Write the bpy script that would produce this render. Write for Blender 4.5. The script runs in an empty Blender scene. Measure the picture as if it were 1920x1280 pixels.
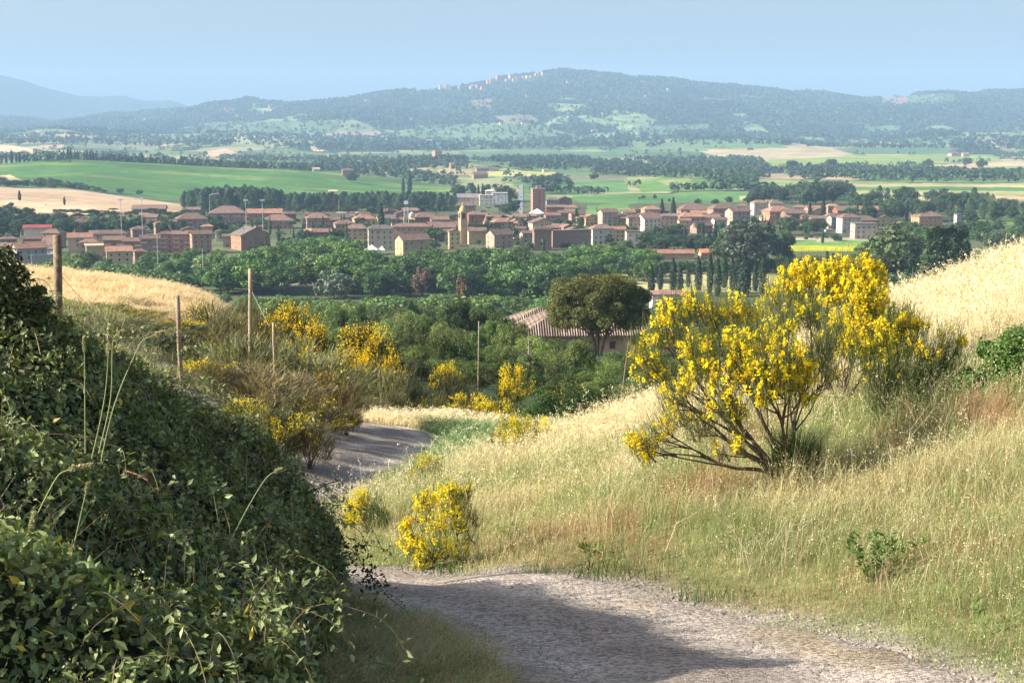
import bpy, math, random
import numpy as np
from mathutils import Vector
D, C = bpy.data, bpy.context
SC = C.scene
COL = SC.collection
# ---------------------------------------------------------------- camera
FPX = 2637.0
PITCH = math.radians(8.84)
cam = D.cameras.new('camera'); cam.sensor_width = 36; cam.lens = 36 * FPX / 1920
cam.clip_start = 0.1; cam.clip_end = 80000
co = D.objects.new('camera', cam); COL.objects.link(co)
co.location = (0, 0, 0); co.rotation_euler = (math.pi / 2 - PITCH, 0, 0)
SC.camera = co
# ---------------------------------------------------------------- sky, sun, exposure
SUN_EL, SUN_AZ = math.radians(30), math.radians(-99)      # azimuth clockwise from the view direction: the sun stands left
w = D.worlds.new('World'); SC.world = w; w.use_nodes = True
nt = w.node_tree; sk = nt.nodes.new('ShaderNodeTexSky'); sk.sky_type = 'NISHITA'; sk.sun_disc = False
sk.sun_elevation = SUN_EL; sk.sun_rotation = SUN_AZ; sk.altitude = 200; sk.air_density = 0.8; sk.dust_density = 5.0; sk.ozone_density = 1.3
nt.links.new(sk.outputs[0], nt.nodes['Background'].inputs[0]); nt.nodes['Background'].inputs[1].default_value = 0.108
sun = D.lights.new('sun', 'SUN'); sun.energy = 5.0; sun.angle = math.radians(0.55); sun.color = (1.0, 0.92, 0.79)
so = D.objects.new('sun', sun); COL.objects.link(so)
sd = Vector((math.sin(SUN_AZ) * math.cos(SUN_EL), math.cos(SUN_AZ) * math.cos(SUN_EL), math.sin(SUN_EL)))
so.rotation_euler = sd.to_track_quat('Z', 'Y').to_euler(); so.location = sd * 50
SC.view_settings.view_transform = 'Standard'; SC.view_settings.look = 'None'
SC.view_settings.exposure = 1.13; SC.view_settings.gamma = 1
HAZE = 9.0e-5
cy = SC.cycles
cy.max_bounces = 5; cy.diffuse_bounces = 2; cy.glossy_bounces = 1; cy.transmission_bounces = 3; cy.transparent_max_bounces = 4
cy.volume_bounces = 0; cy.use_adaptive_sampling = True; cy.adaptive_threshold = 0.02; cy.use_denoising = True
cy.caustics_reflective = False; cy.caustics_refractive = False
# ---------------------------------------------------------------- numeric helpers
cp, sp = math.cos(PITCH), math.sin(PITCH)
def P(u, v, d):                       # a bearing, an elevation and a distance, read off the photograph, as a point in the world
    xc, yc = (u - 960) / FPX, (640 - v) / FPX
    Y = cp + yc * sp; Z = -sp + yc * cp
    return np.array((xc * d / Y, d, Z * d / Y))
def ev(v):                            # picture row -> elevation slope z / y
    yc = (640 - np.asarray(v, float)) / FPX
    return (-sp + yc * cp) / (cp + yc * sp)
def proj(x, y, z):
    a = y * cp - z * sp; b = y * sp + z * cp
    return 960 + FPX * x / a, 640 - FPX * b / a
def h2(ix, iy, seed=0):
    n = (ix.astype(np.int64) * 374761393 + iy.astype(np.int64) * 668265263 + seed * 982451653) & 0xffffffff
    n = ((n ^ (n >> 13)) * 1274126177) & 0xffffffff
    return ((n ^ (n >> 16)) & 0xffffff) / float(0xffffff)
def vnoise(x, y, seed=0):
    x = np.asarray(x, float); y = np.asarray(y, float)
    ix, iy = np.floor(x).astype(np.int64), np.floor(y).astype(np.int64)
    fx, fy = x - ix, y - iy
    fx = fx * fx * (3 - 2 * fx); fy = fy * fy * (3 - 2 * fy)
    a = h2(ix, iy, seed) * (1 - fx) + h2(ix + 1, iy, seed) * fx
    b = h2(ix, iy + 1, seed) * (1 - fx) + h2(ix + 1, iy + 1, seed) * fx
    return a * (1 - fy) + b * fy
def fbm(x, y, seed=0, o=4):
    s, a, t = 0, 1, 0
    for k in range(o):
        s = s + a * vnoise(x * 2 ** k, y * 2 ** k, seed + k); t += a; a *= .5
    return s / t
def sstep(a, b, x):
    t = np.clip((x - a) / (b - a), 0, 1); return t * t * (3 - 2 * t)
class TPS:
    def __init__(self, pts, smooth=.02):
        p = np.array(pts, float); self.c = p[:, :2] / 10; n = len(p)
        K = self.k(self.c, self.c) + np.eye(n) * smooth
        Pm = np.c_[np.ones(n), self.c]
        A = np.block([[K, Pm], [Pm.T, np.zeros((3, 3))]])
        self.w = np.linalg.solve(A, np.r_[p[:, 2], 0, 0, 0])
    def k(self, a, b):
        r2 = ((a[:, None, :] - b[None]) ** 2).sum(-1)
        return .5 * r2 * np.log(r2 + 1e-9)
    def __call__(self, x, y):
        sh = np.shape(x); q = np.c_[np.ravel(x), np.ravel(y)] / 10; out = np.empty(len(q)); n = len(self.c)
        for i in range(0, len(q), 20000):
            s = q[i:i + 20000]
            out[i:i + 20000] = self.k(s, self.c) @ self.w[:n] + self.w[n] + s @ self.w[n + 1:]
        return out.reshape(sh)
# ---------------------------------------------------------------- mesh helpers
def prop(o, label=None, cat=None, group=None, kind=None):
    if label: o['label'] = label
    if cat: o['category'] = cat
    if group: o['group'] = group
    if kind: o['kind'] = kind
    return o
def mesh(name, V, F, mat, cols=None, smooth=False):
    V = np.asarray(V, np.float32).reshape(-1, 3); F = np.asarray(F, np.int32); k = F.shape[1]
    me = D.meshes.new(name); me.vertices.add(len(V)); me.vertices.foreach_set('co', V.ravel())
    me.loops.add(F.size); me.loops.foreach_set('vertex_index', F.ravel())
    me.polygons.add(len(F)); me.polygons.foreach_set('loop_start', np.arange(0, F.size, k, dtype=np.int32))
    me.polygons.foreach_set('loop_total', np.full(len(F), k, np.int32))
    me.polygons.foreach_set('use_smooth', np.full(len(F), bool(smooth)))
    me.update(calc_edges=True)
    a = me.color_attributes.new('Col', 'FLOAT_COLOR', 'POINT')
    cc = np.ones((len(V), 4), np.float32)
    if cols is not None: cc[:, :3] = cols
    a.data.foreach_set('color', cc.ravel())
    me.materials.append(mat)
    return me
def link(name, me, parent=None, loc=None, color=None):
    o = D.objects.new(name, me); COL.objects.link(o)
    if parent: o.parent = parent
    if loc is not None: o.location = tuple(float(c) for c in loc)
    if color is not None: o.color = (*color, 1)
    return o
def empty(name, loc, label, cat, group=None, rz=0):
    o = D.objects.new(name, None); COL.objects.link(o); o.location = tuple(float(c) for c in loc); o.rotation_euler = (0, 0, rz)
    o.empty_display_size = .2
    return prop(o, label, cat, group)
class MB:                              # collects quads into one mesh
    def __init__(s): s.V, s.F, s.K, s.n = [], [], [], 0
    def add(s, V, F, c=(1, 1, 1)):
        V = np.asarray(V, float).reshape(-1, 3); F = np.asarray(F)
        s.V.append(V); s.F.append(F + s.n); s.K.append(np.broadcast_to(np.asarray(c, float), (len(V), 3))); s.n += len(V)
    def box(s, x0, x1, y0, y1, z0, z1, c=(1, 1, 1), taper=0):
        t = taper
        V = [(x0, y0, z0), (x1, y0, z0), (x1, y1, z0), (x0, y1, z0), (x0 + t, y0 + t, z1), (x1 - t, y0 + t, z1), (x1 - t, y1 - t, z1), (x0 + t, y1 - t, z1)]
        s.add(V, [(0, 3, 2, 1), (4, 5, 6, 7), (0, 1, 5, 4), (1, 2, 6, 5), (2, 3, 7, 6), (3, 0, 4, 7)], c)
    def prism(s, A, B, c=(1, 1, 1)):   # two 4-corner loops joined
        s.add(list(A) + list(B), [(0, 3, 2, 1), (4, 5, 6, 7), (0, 1, 5, 4), (1, 2, 6, 5), (2, 3, 7, 6), (3, 0, 4, 7)], c)
    def tube(s, pts, rad, n=6, c=(1, 1, 1), cap=True):
        pts = np.asarray(pts, float); m = len(pts); rad = np.broadcast_to(np.asarray(rad, float), (m,))
        T = np.gradient(pts, axis=0); T /= np.linalg.norm(T, axis=1)[:, None] + 1e-9
        up = np.where(np.abs(T[:, 2:3]) > .9, [[1., 0, 0]], [[0, 0, 1.]])
        A = np.cross(T, up); A /= np.linalg.norm(A, axis=1)[:, None] + 1e-9; B = np.cross(T, A)
        an = np.arange(n) * 2 * math.pi / n
        R = pts[:, None] + rad[:, None, None] * (np.cos(an)[None, :, None] * A[:, None] + np.sin(an)[None, :, None] * B[:, None])
        V = R.reshape(-1, 3); F = []
        for i in range(m - 1):
            for j in range(n):
                F.append((i * n + j, i * n + (j + 1) % n, (i + 1) * n + (j + 1) % n, (i + 1) * n + j))
        if cap and n == 4: F += [(3, 2, 1, 0), tuple((m - 1) * n + j for j in range(4))]
        if cap and n == 6:
            b = (m - 1) * n; F += [(5, 4, 3, 2), (5, 2, 1, 0), (b, b + 1, b + 2, b + 3), (b, b + 3, b + 4, b + 5)]
        if cap and n == 8:
            b = (m - 1) * n; F += [(b, b + 1, b + 2, b + 3), (b, b + 3, b + 4, b + 7), (b + 4, b + 5, b + 6, b + 7)]
        s.add(V, F, c)
    def mesh(s, name, mat, smooth=False): return mesh(name, np.concatenate(s.V), np.concatenate(s.F), mat, np.concatenate(s.K), smooth)
    def obj(s, name, mat, parent=None, loc=None, color=None, smooth=False): return link(name, s.mesh(name, mat, smooth), parent, loc, color)
def unit(v): return v / (np.linalg.norm(v, axis=-1, keepdims=True) + 1e-9)
def rdir(R, n): return unit(R.normal(size=(n, 3)))
def leaves(R, Cn, N, S, asp=.55, cols=None):    # diamond leaves: centres, normals, sizes
    n = len(Cn); t = unit(np.cross(N, rdir(R, n))); b = np.cross(N, t); S = np.broadcast_to(S, (n,))[:, None]
    V = np.stack([Cn - t * S, Cn + b * S * asp, Cn + t * S, Cn - b * S * asp], 1).reshape(-1, 3)
    F = np.arange(4 * n).reshape(n, 4)
    return V, F, (None if cols is None else np.repeat(cols, 4, 0))
def fleaves(R, Cn, N, S, asp=.4, fold=.25, cols=None, T=None):  # folded pointed leaves, six vertices
    n = len(Cn); t = unit(np.cross(N, rdir(R, n))) if T is None else T; b = unit(np.cross(N, t)); S = np.broadcast_to(S, (n,))[:, None]
    mid = Cn + N * 0
    up = N * S * fold
    V = np.stack([mid - t * S, mid - t * S * .1 + b * S * asp + up, mid + t * S, mid - t * S * .1 - b * S * asp + up], 1).reshape(-1, 3)
    k = np.arange(n)[:, None] * 4
    F = np.concatenate([k + [[0, 2, 1]], k + [[0, 3, 2]]])
    return V, F, (None if cols is None else np.repeat(cols, 4, 0))
def blades(R, Pb, H, W, lean, cols, tipc=1.25, bend=.5):   # grass blades, two quads each
    n = len(Pb); a = R.uniform(0, 2 * math.pi, n); side = np.c_[np.cos(a), np.sin(a), np.zeros(n)]
    L = np.broadcast_to(lean, (n, 3)) if np.ndim(lean) < 2 else lean
    H = np.broadcast_to(H, (n,))[:, None]; W = np.broadcast_to(W, (n,))[:, None]
    up = np.array([[0, 0, 1.]])
    p1 = Pb + up * H * .55 + L * H * .25 * (1 - bend * .3); p2 = Pb + up * H * (1 - .25 * bend) + L * H * bend * 1.6
    V = np.stack([Pb - side * W, Pb + side * W, p1 + side * W * .7, p1 - side * W * .7, p2 + side * W * .12, p2 - side * W * .12], 1).reshape(-1, 3)
    k = np.arange(n)[:, None] * 6
    F = np.concatenate([k + [[0, 1, 2, 3]], k + [[3, 2, 4, 5]]])
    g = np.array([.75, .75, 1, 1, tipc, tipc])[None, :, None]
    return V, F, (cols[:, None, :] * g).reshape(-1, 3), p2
# ---------------------------------------------------------------- materials
def nmat(name):
    m = D.materials.new(name); m.use_nodes = True; t = m.node_tree; t.nodes.clear()
    return m, t, lambda k, **kw: _n(t, k, kw)
def _n(t, k, kw):
    n = t.nodes.new(k)
    for a, b in kw.items():
        if a.startswith('i_'): n.inputs[a[2:].replace('_', ' ')].default_value = b
        else: setattr(n, a, b)
    return n
def mulc(t, a, b, mode='MULTIPLY', f=1):
    m = t.nodes.new('ShaderNodeMixRGB'); m.blend_type = mode; m.inputs[0].default_value = f
    for i, x in ((1, a), (2, b)):
        if hasattr(x, 'links') or isinstance(x, bpy.types.NodeSocket): t.links.new(x, m.inputs[i])
        else: m.inputs[i].default_value = (*x, 1)
    return m.outputs[0]
def ramp(t, fac, lo, hi, p0=.3, p1=.7):
    r = t.nodes.new('ShaderNodeValToRGB'); r.color_ramp.elements[0].position = p0; r.color_ramp.elements[1].position = p1
    r.color_ramp.elements[0].color = (*lo, 1); r.color_ramp.elements[1].color = (*hi, 1); t.links.new(fac, r.inputs[0]); return r.outputs[0]
def noise(t, scale, detail=4, rough=.55, coord='Object', vec=None, dist=0):
    n = t.nodes.new('ShaderNodeTexNoise'); n.inputs['Scale'].default_value = scale; n.inputs['Detail'].default_value = detail; n.inputs['Roughness'].default_value = rough; n.inputs['Distortion'].default_value = dist
    if vec is None:
        c = t.nodes.new('ShaderNodeTexCoord'); vec = c.outputs[coord]
    t.links.new(vec, n.inputs['Vector']); return n.outputs['Fac']
def foliage(name, trans=.3, rough=.55, var=.35, tcol=(1.25, 1.15, .5), spec=.3):
    m, t, N = nmat(name)
    at = N('ShaderNodeAttribute', attribute_name='Col'); oi = N('ShaderNodeObjectInfo')
    c = mulc(t, at.outputs['Color'], oi.outputs['Color'])
    v = ramp(t, oi.outputs['Random'], (1 - var * .5,) * 3, (1 + var * .5,) * 3, 0, 1); c = mulc(t, c, v)
    b = N('ShaderNodeBsdfPrincipled'); b.inputs['Roughness'].default_value = rough; b.inputs['Specular IOR Level'].default_value = spec; t.links.new(c, b.inputs['Base Color'])
    o = N('ShaderNodeOutputMaterial')
    if trans > 0:
        tr = N('ShaderNodeBsdfTranslucent'); t.links.new(mulc(t, c, tcol), tr.inputs[0])
        mx = N('ShaderNodeMixShader'); mx.inputs[0].default_value = trans; t.links.new(b.outputs[0], mx.inputs[1]); t.links.new(tr.outputs[0], mx.inputs[2]); t.links.new(mx.outputs[0], o.inputs[0])
    else: t.links.new(b.outputs[0], o.inputs[0])
    return m
def solid(name, noise_scale=3, lo=.75, hi=1.15, rough=.85, bump=0, tile=None, detail=5, metallic=0):
    m, t, N = nmat(name)
    at = N('ShaderNodeAttribute', attribute_name='Col'); oi = N('ShaderNodeObjectInfo')
    c = mulc(t, at.outputs['Color'], oi.outputs['Color'])
    nf = noise(t, noise_scale, detail); c = mulc(t, c, ramp(t, nf, (lo,) * 3, (hi,) * 3))
    b = N('ShaderNodeBsdfPrincipled'); b.inputs['Roughness'].default_value = rough; b.inputs['Metallic'].default_value = metallic; b.inputs['Specular IOR Level'].default_value = .25
    if tile:
        tc = N('ShaderNodeTexCoord'); wv = N('ShaderNodeTexWave', wave_type='BANDS', bands_direction=tile[0]); wv.inputs['Scale'].default_value = tile[1]; wv.inputs['Distortion'].default_value = .6; wv.inputs['Detail'].default_value = 1
        t.links.new(tc.outputs['Object'], wv.inputs['Vector']); c = mulc(t, c, ramp(t, wv.outputs['Fac'], (tile[2],) * 3, (1.15,) * 3, .1, .9))
    t.links.new(c, b.inputs['Base Color'])
    if bump:
        bp = N('ShaderNodeBump'); bp.inputs['Strength'].default_value = bump; bp.inputs['Distance'].default_value = .02; t.links.new(nf, bp.inputs['Height']); t.links.new(bp.outputs[0], b.inputs['Normal'])
    o = N('ShaderNodeOutputMaterial'); t.links.new(b.outputs[0], o.inputs[0]); return m
M = dict(leaf=foliage('leaves', .36), farleaf=foliage('tree_leaves', .2), grass=foliage('grass_blades', .35, .6, 0, (1.15, 1.05, .7)), flower=foliage('petals', .5, .6, .1, (1.05, 1.0, .6)),
         gloss=foliage('bramble_leaves', .22, .5, 0, (1.2, 1.3, .4), .3), bark=solid('bark', 14, .6, 1.25, .9, .4), wall=solid('plaster', .35, .82, 1.1, .9), brick=solid('brick', 1.2, .75, 1.15, .9, .3),
         roof=solid('roof_tiles', .5, .7, 1.2, .85, 0, ('X', .45, .72)), dark=solid('window_dark', 3, .8, 1.1, .3), metal=solid('metal', 3, .85, 1.1, .45, 0, None, 3, .3), wood=solid('post_wood', 22, .55, 1.3, .9, .5))
ORD1 = ['', 'first', 'second', 'third', 'fourth', 'fifth', 'sixth', 'seventh', 'eighth', 'ninth', 'tenth', 'eleventh', 'twelfth', 'thirteenth', 'fourteenth', 'fifteenth', 'sixteenth', 'seventeenth', 'eighteenth', 'nineteenth']
TENS = {2: 'twent', 3: 'thirt', 4: 'fort', 5: 'fift', 6: 'sixt', 7: 'sevent', 8: 'eight', 9: 'ninet'}
def ordw(k):
    if k < 20: return ORD1[k]
    a, b = divmod(k, 10)
    if a >= 10: return 'hundred and ' + ordw(k - 100) if k > 100 else 'hundredth'
    return TENS[a] + ('ieth' if b == 0 else 'y-' + ORD1[b])
# ================================================================ the lie of the land
ROAD = np.array([(1.0, -8), (1.1, 0), (1.2, 4), (1.25, 8), (.75, 10.4), (-.4, 12.1), (-1.9, 13.6), (-3.5, 15.8), (-4.8, 19.5), (-5.3, 24), (-4.9, 28), (-4.2, 31.5), (-3.4, 36), (-3.3, 40), (-4.6, 43.8), (-7, 46), (-10.5, 47)])
near_pts = [(0, 0, -1.7), (2, -5, -1.3), (-3, -5, -1.2), (6, 0, -.9), (-6, 0, -.9), (1.2, 4, -2.55), (1.2, 8, -3.36), (-.6, 10.3, -3.92), (.5, 12, -4.2), (-1.65, 14.2, -4.75), (-3.8, 16.5, -5.3), (-5, 20, -6.0),
    (-5.5, 24, -6.8), (-5.1, 28, -7.4), (-4.4, 31, -7.9), (-3.4, 36, -8.45), (-3.3, 40, -9.0), (-4.6, 43.5, -9.5), (-8, 46.5, -9.8), (-11, 52, -9.0),
    (2, 11.9, -4.2), (2.9, 8, -3.25), (3.4, 4, -2.3), (3.2, 15.5, -4.06), (1.4, 15.5, -4.35), (5.5, 15, -3.35), (7.4, 22, -3.4), (10.9, 30, -3.55), (7.6, 28, -4.5), (4.65, 25, -4.95), (2.4, 26, -5.85), (1.05, 30, -7.0), (-.1, 33, -8.0),
    (.3, 20, -5.56), (-1.2, 19, -5.7), (-.78, 14.8, -4.9), (-2.2, 21, -6.1), (-1.2, 28, -7.3), (-.8, 36, -8.6), (-4.6, 46, -9.95), (-1.1, 48, -10.4), (.34, 45, -10.0), (1.5, 38, -8.7),
    (10, 40, -5.6), (4, 40, -8.5), (1, 50, -12), (12, 60, -10), (25, 60, -7), (20, 30, -1.6), (12, 15, -1.6), (14, 0, 0), (30, 10, 2), (35, 45, 0), (-1, 55, -13), (-6, 56, -12.5), (4, 60, -15),
    (-3.3, 9, -2.75), (-5, 6, -1.6), (-2, 7, -2.9), (-1.5, 9.3, -3.55), (-4.2, 13, -3.3), (-8, 12, -1.8), (-6.7, 28, -6.2), (-7.5, 32, -6.3), (-9, 24, -4.5), (-10, 38, -6.7), (-13.5, 50, -7.5), (-16.7, 60, -8.2), (-20, 40, -6), (-25, 25, -2.5), (-30, 60, -6.5), (-12, 5, -.2), (-30, 5, 2), (-15, 62, -10)]
tps = TPS(near_pts)
def flat(d, z=-80): return ('z', z)
SX = np.r_[np.linspace(-2600, -200, 13), np.linspace(-100, 2020, 107), np.linspace(2150, 4600, 13)]
rows = [
 (50, [(-900, 560), (0, 560), (200, 600), (300, 620), (380, 680), (450, 760), (560, 830), (700, 815), (900, 820), (1050, 830), (1200, 790), (1400, 720), (1600, 620), (1800, 520), (1920, 470), (3000, 300)]),
 (62, [(-900, 560), (0, 560), (200, 588), (300, 600), (380, 640), (450, 700), (560, 735), (700, 790), (900, 840), (1050, 830), (1200, 800), (1400, 750), (1600, 700), (1800, 640), (1920, 600), (3000, 450)]),
 (85, [(-900, 470), (0, 508), (60, 514), (120, 520), (250, 534), (370, 556), (430, 600), (500, 640), (600, 685), (700, 720), (800, 765), (950, 785), (1200, 780), (1500, 745), (1920, 690), (3000, 500)]),
 (110, [(-900, 540), (0, 570), (370, 600), (500, 650), (700, 690), (900, 730), (1200, 750), (1920, 720), (3000, 600)]),
 (150, [(-900, 690), (370, 700), (700, 725), (1200, 725), (1920, 720), (3000, 680)]),
 (230, [(-900, 680), (400, 685), (1100, 660), (1920, 660), (3000, 660)]),
 (300, -50), (450, -70), (600, -79), (680, -80), (1150, -80),
 (1300, [(-900, 372), (0, 378), (150, 386), (300, 391), (345, 396), (400, 397), (1920, 396.5), (4000, 396.5)]),
 (1600, [(-900, 345), (0, 352), (130, 356), (230, 368), (330, 378), (400, 372), (800, 371), (1920, 369), (4000, 369)]),
 (1750, [(-900, 335), (0, 345), (200, 353), (400, 374), (560, 372), (760, 371), (860, 371), (950, 362), (1060, 372), (1150, 362), (1400, 359), (1450, 359), (1920, 357), (4000, 357)]),
 (2000, [(-900, 315), (0, 328), (150, 322), (300, 335), (400, 342), (560, 346), (700, 358), (850, 360), (900, 345), (1000, 351), (1200, 352), (1300, 345), (1400, 345), (1500, 346), (1920, 344), (4000, 344)]),
 (2300, [(-900, 298), (0, 309), (60, 303), (120, 298), (200, 302), (300, 307), (400, 313), (560, 320), (700, 336), (790, 348), (860, 350), (950, 340), (1060, 341), (1200, 333), (1290, 329), (1370, 334), (1450, 333), (1920, 332.5), (4000, 333)]),
 (2700, [(-900, 310), (0, 316), (400, 318), (600, 318), (700, 318), (860, 322), (960, 321), (1100, 325), (1250, 328), (1400, 325), (1920, 320), (4000, 320)]),
 (3200, [(-900, 292), (0, 297), (400, 304), (600, 306), (740, 306), (800, 300), (860, 300), (930, 307), (1200, 309), (1300, 308), (1500, 309), (1920, 311), (4000, 309)]),
 (3900, [(-900, 278), (0, 287), (100, 286), (250, 290), (500, 297), (700, 298), (850, 297), (1000, 296), (1200, 296), (1450, 294), (1560, 290), (1700, 292), (1800, 300), (1920, 302), (4000, 296)]),
 (4600, [(-900, 268), (0, 277), (60, 274), (120, 272), (250, 281), (450, 276), (600, 283), (900, 286), (1250, 280), (1400, 277), (1560, 280), (1700, 283), (1850, 288), (1920, 287), (4000, 282)]),
 (5400, [(-900, 258), (0, 263), (130, 262), (300, 268), (480, 260), (600, 270), (850, 272), (1100, 268), (1280, 262), (1440, 265), (1560, 276), (1700, 274), (1800, 268), (1920, 270), (4000, 270)]),
 (6300, [(-900, 250), (0, 252), (60, 249), (180, 252), (330, 258), (450, 252), (600, 255), (800, 256), (950, 250), (1100, 252), (1250, 245), (1400, 255), (1600, 268), (1750, 250), (1920, 252), (4000, 255)]),
 (7300, [(-900, 240), (0, 245), (180, 245), (400, 240), (600, 232), (780, 225), (950, 212), (1060, 210), (1200, 215), (1400, 225), (1600, 238), (1750, 236), (1920, 235), (4000, 235)]),
 (8400, [(-900, 236), (0, 238), (180, 234), (350, 222), (500, 214), (640, 208), (780, 195), (900, 182), (1060, 172), (1200, 178), (1400, 190), (1560, 206), (1680, 208), (1800, 200), (1920, 198), (4000, 200)]),
 (9800, [(-900, 232), (0, 230), (100, 227), (200, 219), (350, 205), (420, 198.5), (500, 197.5), (560, 196.5), (640, 191), (700, 183), (760, 173), (860, 157), (940, 149), (1010, 136), (1045, 132.5), (1090, 134), (1120, 137), (1170, 142), (1220, 144), (1280, 149.5), (1350, 152), (1440, 160.5), (1500, 170.5), (1600, 178), (1660, 179.5), (1720, 174.5), (1800, 172.5), (1920, 167), (2500, 180), (4000, 200)]),
 (11000, [(-900, 238), (960, 215), (4000, 235)]), (12300, [(-900, 236), (960, 234), (4000, 234)]),
 (14500, [(-1500, 150), (-500, 140), (-60, 134), (0, 139), (50, 149), (100, 165), (160, 181), (200, 183), (235, 179), (265, 186), (288, 191), (325, 187), (362, 201), (450, 224), (700, 232), (4000, 232)]),
 (17500, [(-900, 231), (4000, 231)]), (34000, [(-900, 231), (4000, 231)])]
def row_e(d, r):
    if not isinstance(r, list): return np.full(len(SX), r / d)
    a = np.array(r, float); v = np.interp(SX, a[:, 0], a[:, 1])
    if d < 9000 : 
        k = np.array([1, 2, 3, 2, 1.]) / 9; vp = np.r_[v[:2], v, v[-2:]]; v = np.convolve(vp, k, 'valid')
    return ev(v)
TT = np.log([d for d, _ in rows]); ET = np.array([row_e(d, r) for d, r in rows])
SS = (SX - 960) / FPX / (cp + (640 - 400) / FPX * sp)
# shape-preserving cubic along the distance
_h = np.diff(TT)[:, None]; _dl = np.diff(ET, axis=0) / _h
_m = np.zeros_like(ET); _w1 = 2 * _h[1:] + _h[:-1]; _w2 = _h[1:] + 2 * _h[:-1]
_ok = _dl[:-1] * _dl[1:] > 0
_m[1:-1] = np.where(_ok, (_w1 + _w2) / (_w1 / np.where(_ok, _dl[:-1], 1) + _w2 / np.where(_ok, _dl[1:], 1)), 0)
def zfar(x, y):
    s = np.clip(x / y, SS[0], SS[-1]); t = np.clip(np.log(y), TT[0], TT[-1])
    j = np.clip(np.searchsorted(SS, s) - 1, 0, len(SS) - 2); fs = (s - SS[j]) / (SS[j + 1] - SS[j])
    i = np.clip(np.searchsorted(TT, t) - 1, 0, len(TT) - 2); h = TT[i + 1] - TT[i]; q = (t - TT[i]) / h
    def at(A, ii): return A[ii, j] * (1 - fs) + A[ii, j + 1] * fs
    h00 = 2 * q ** 3 - 3 * q ** 2 + 1; h10 = q ** 3 - 2 * q ** 2 + q; h01 = -2 * q ** 3 + 3 * q ** 2; h11 = q ** 3 - q ** 2
    e = h00 * at(ET, i) + h10 * h * at(_m, i) + h01 * at(ET, i + 1) + h11 * h * at(_m, i + 1)
    z = e * y
    k = sstep(4500, 8200, y) * (1 - sstep(12000, 13500, y) * .7)      # folds and gullies of the far hills
    rn = np.abs(fbm(x / 900, y / 1300, 5, 4) - .5) * 2
    z = z + k * (rn - .32) * 120 + sstep(2600, 4500, y) * (fbm(x / 420, y / 700, 9, 3) - .5) * 9
    z = z + sstep(5800, 8000, y) * (fbm(x / 60, y / 90, 21, 2) - .5) * 14
    return z
def ground(x, y):
    x = np.asarray(x, float); y = np.asarray(y, float); k = sstep(46, 62, y)
    zn = tps(x, np.minimum(y, 70)) if np.any(k < 1) else 0
    zn = zn + (fbm(x / 1.7, y / 1.7, 3, 3) - .5) * .16 * (1 - k) if np.any(k < 1) else 0
    if np.any(k > 0): return zn * (1 - k) + zfar(x, np.maximum(y, 46)) * k
    return zn
def gz(x, y): return float(ground(np.array([x]), np.array([y]))[0])
def at(u, d):                          # ground point on bearing u at distance d
    x = (u - 960) / FPX * d * 1.0
    for _ in range(3):
        z = gz(x, d); a = d * cp - z * sp; x = (u - 960) / FPX * a
    return np.array((x, d, z))
def hit(u, v, dmin=700, dmax=12000):   # where the sight line to (u, v) meets the land
    ds = np.exp(np.linspace(math.log(dmin), math.log(dmax), 700)); s = (u - 960) / FPX / (cp + (640 - v) / FPX * sp)
    z = ground(s * ds, ds); e = float(ev(v)); k = np.nonzero(z / ds >= e)[0]
    i = k[0] if len(k) else len(ds) - 1
    return np.array((s * ds[i], ds[i], z[i]))
def hz(p, v): return float(ev(v)) * p[1] - p[2]   # height above p at which the sight line of row v passes
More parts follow.
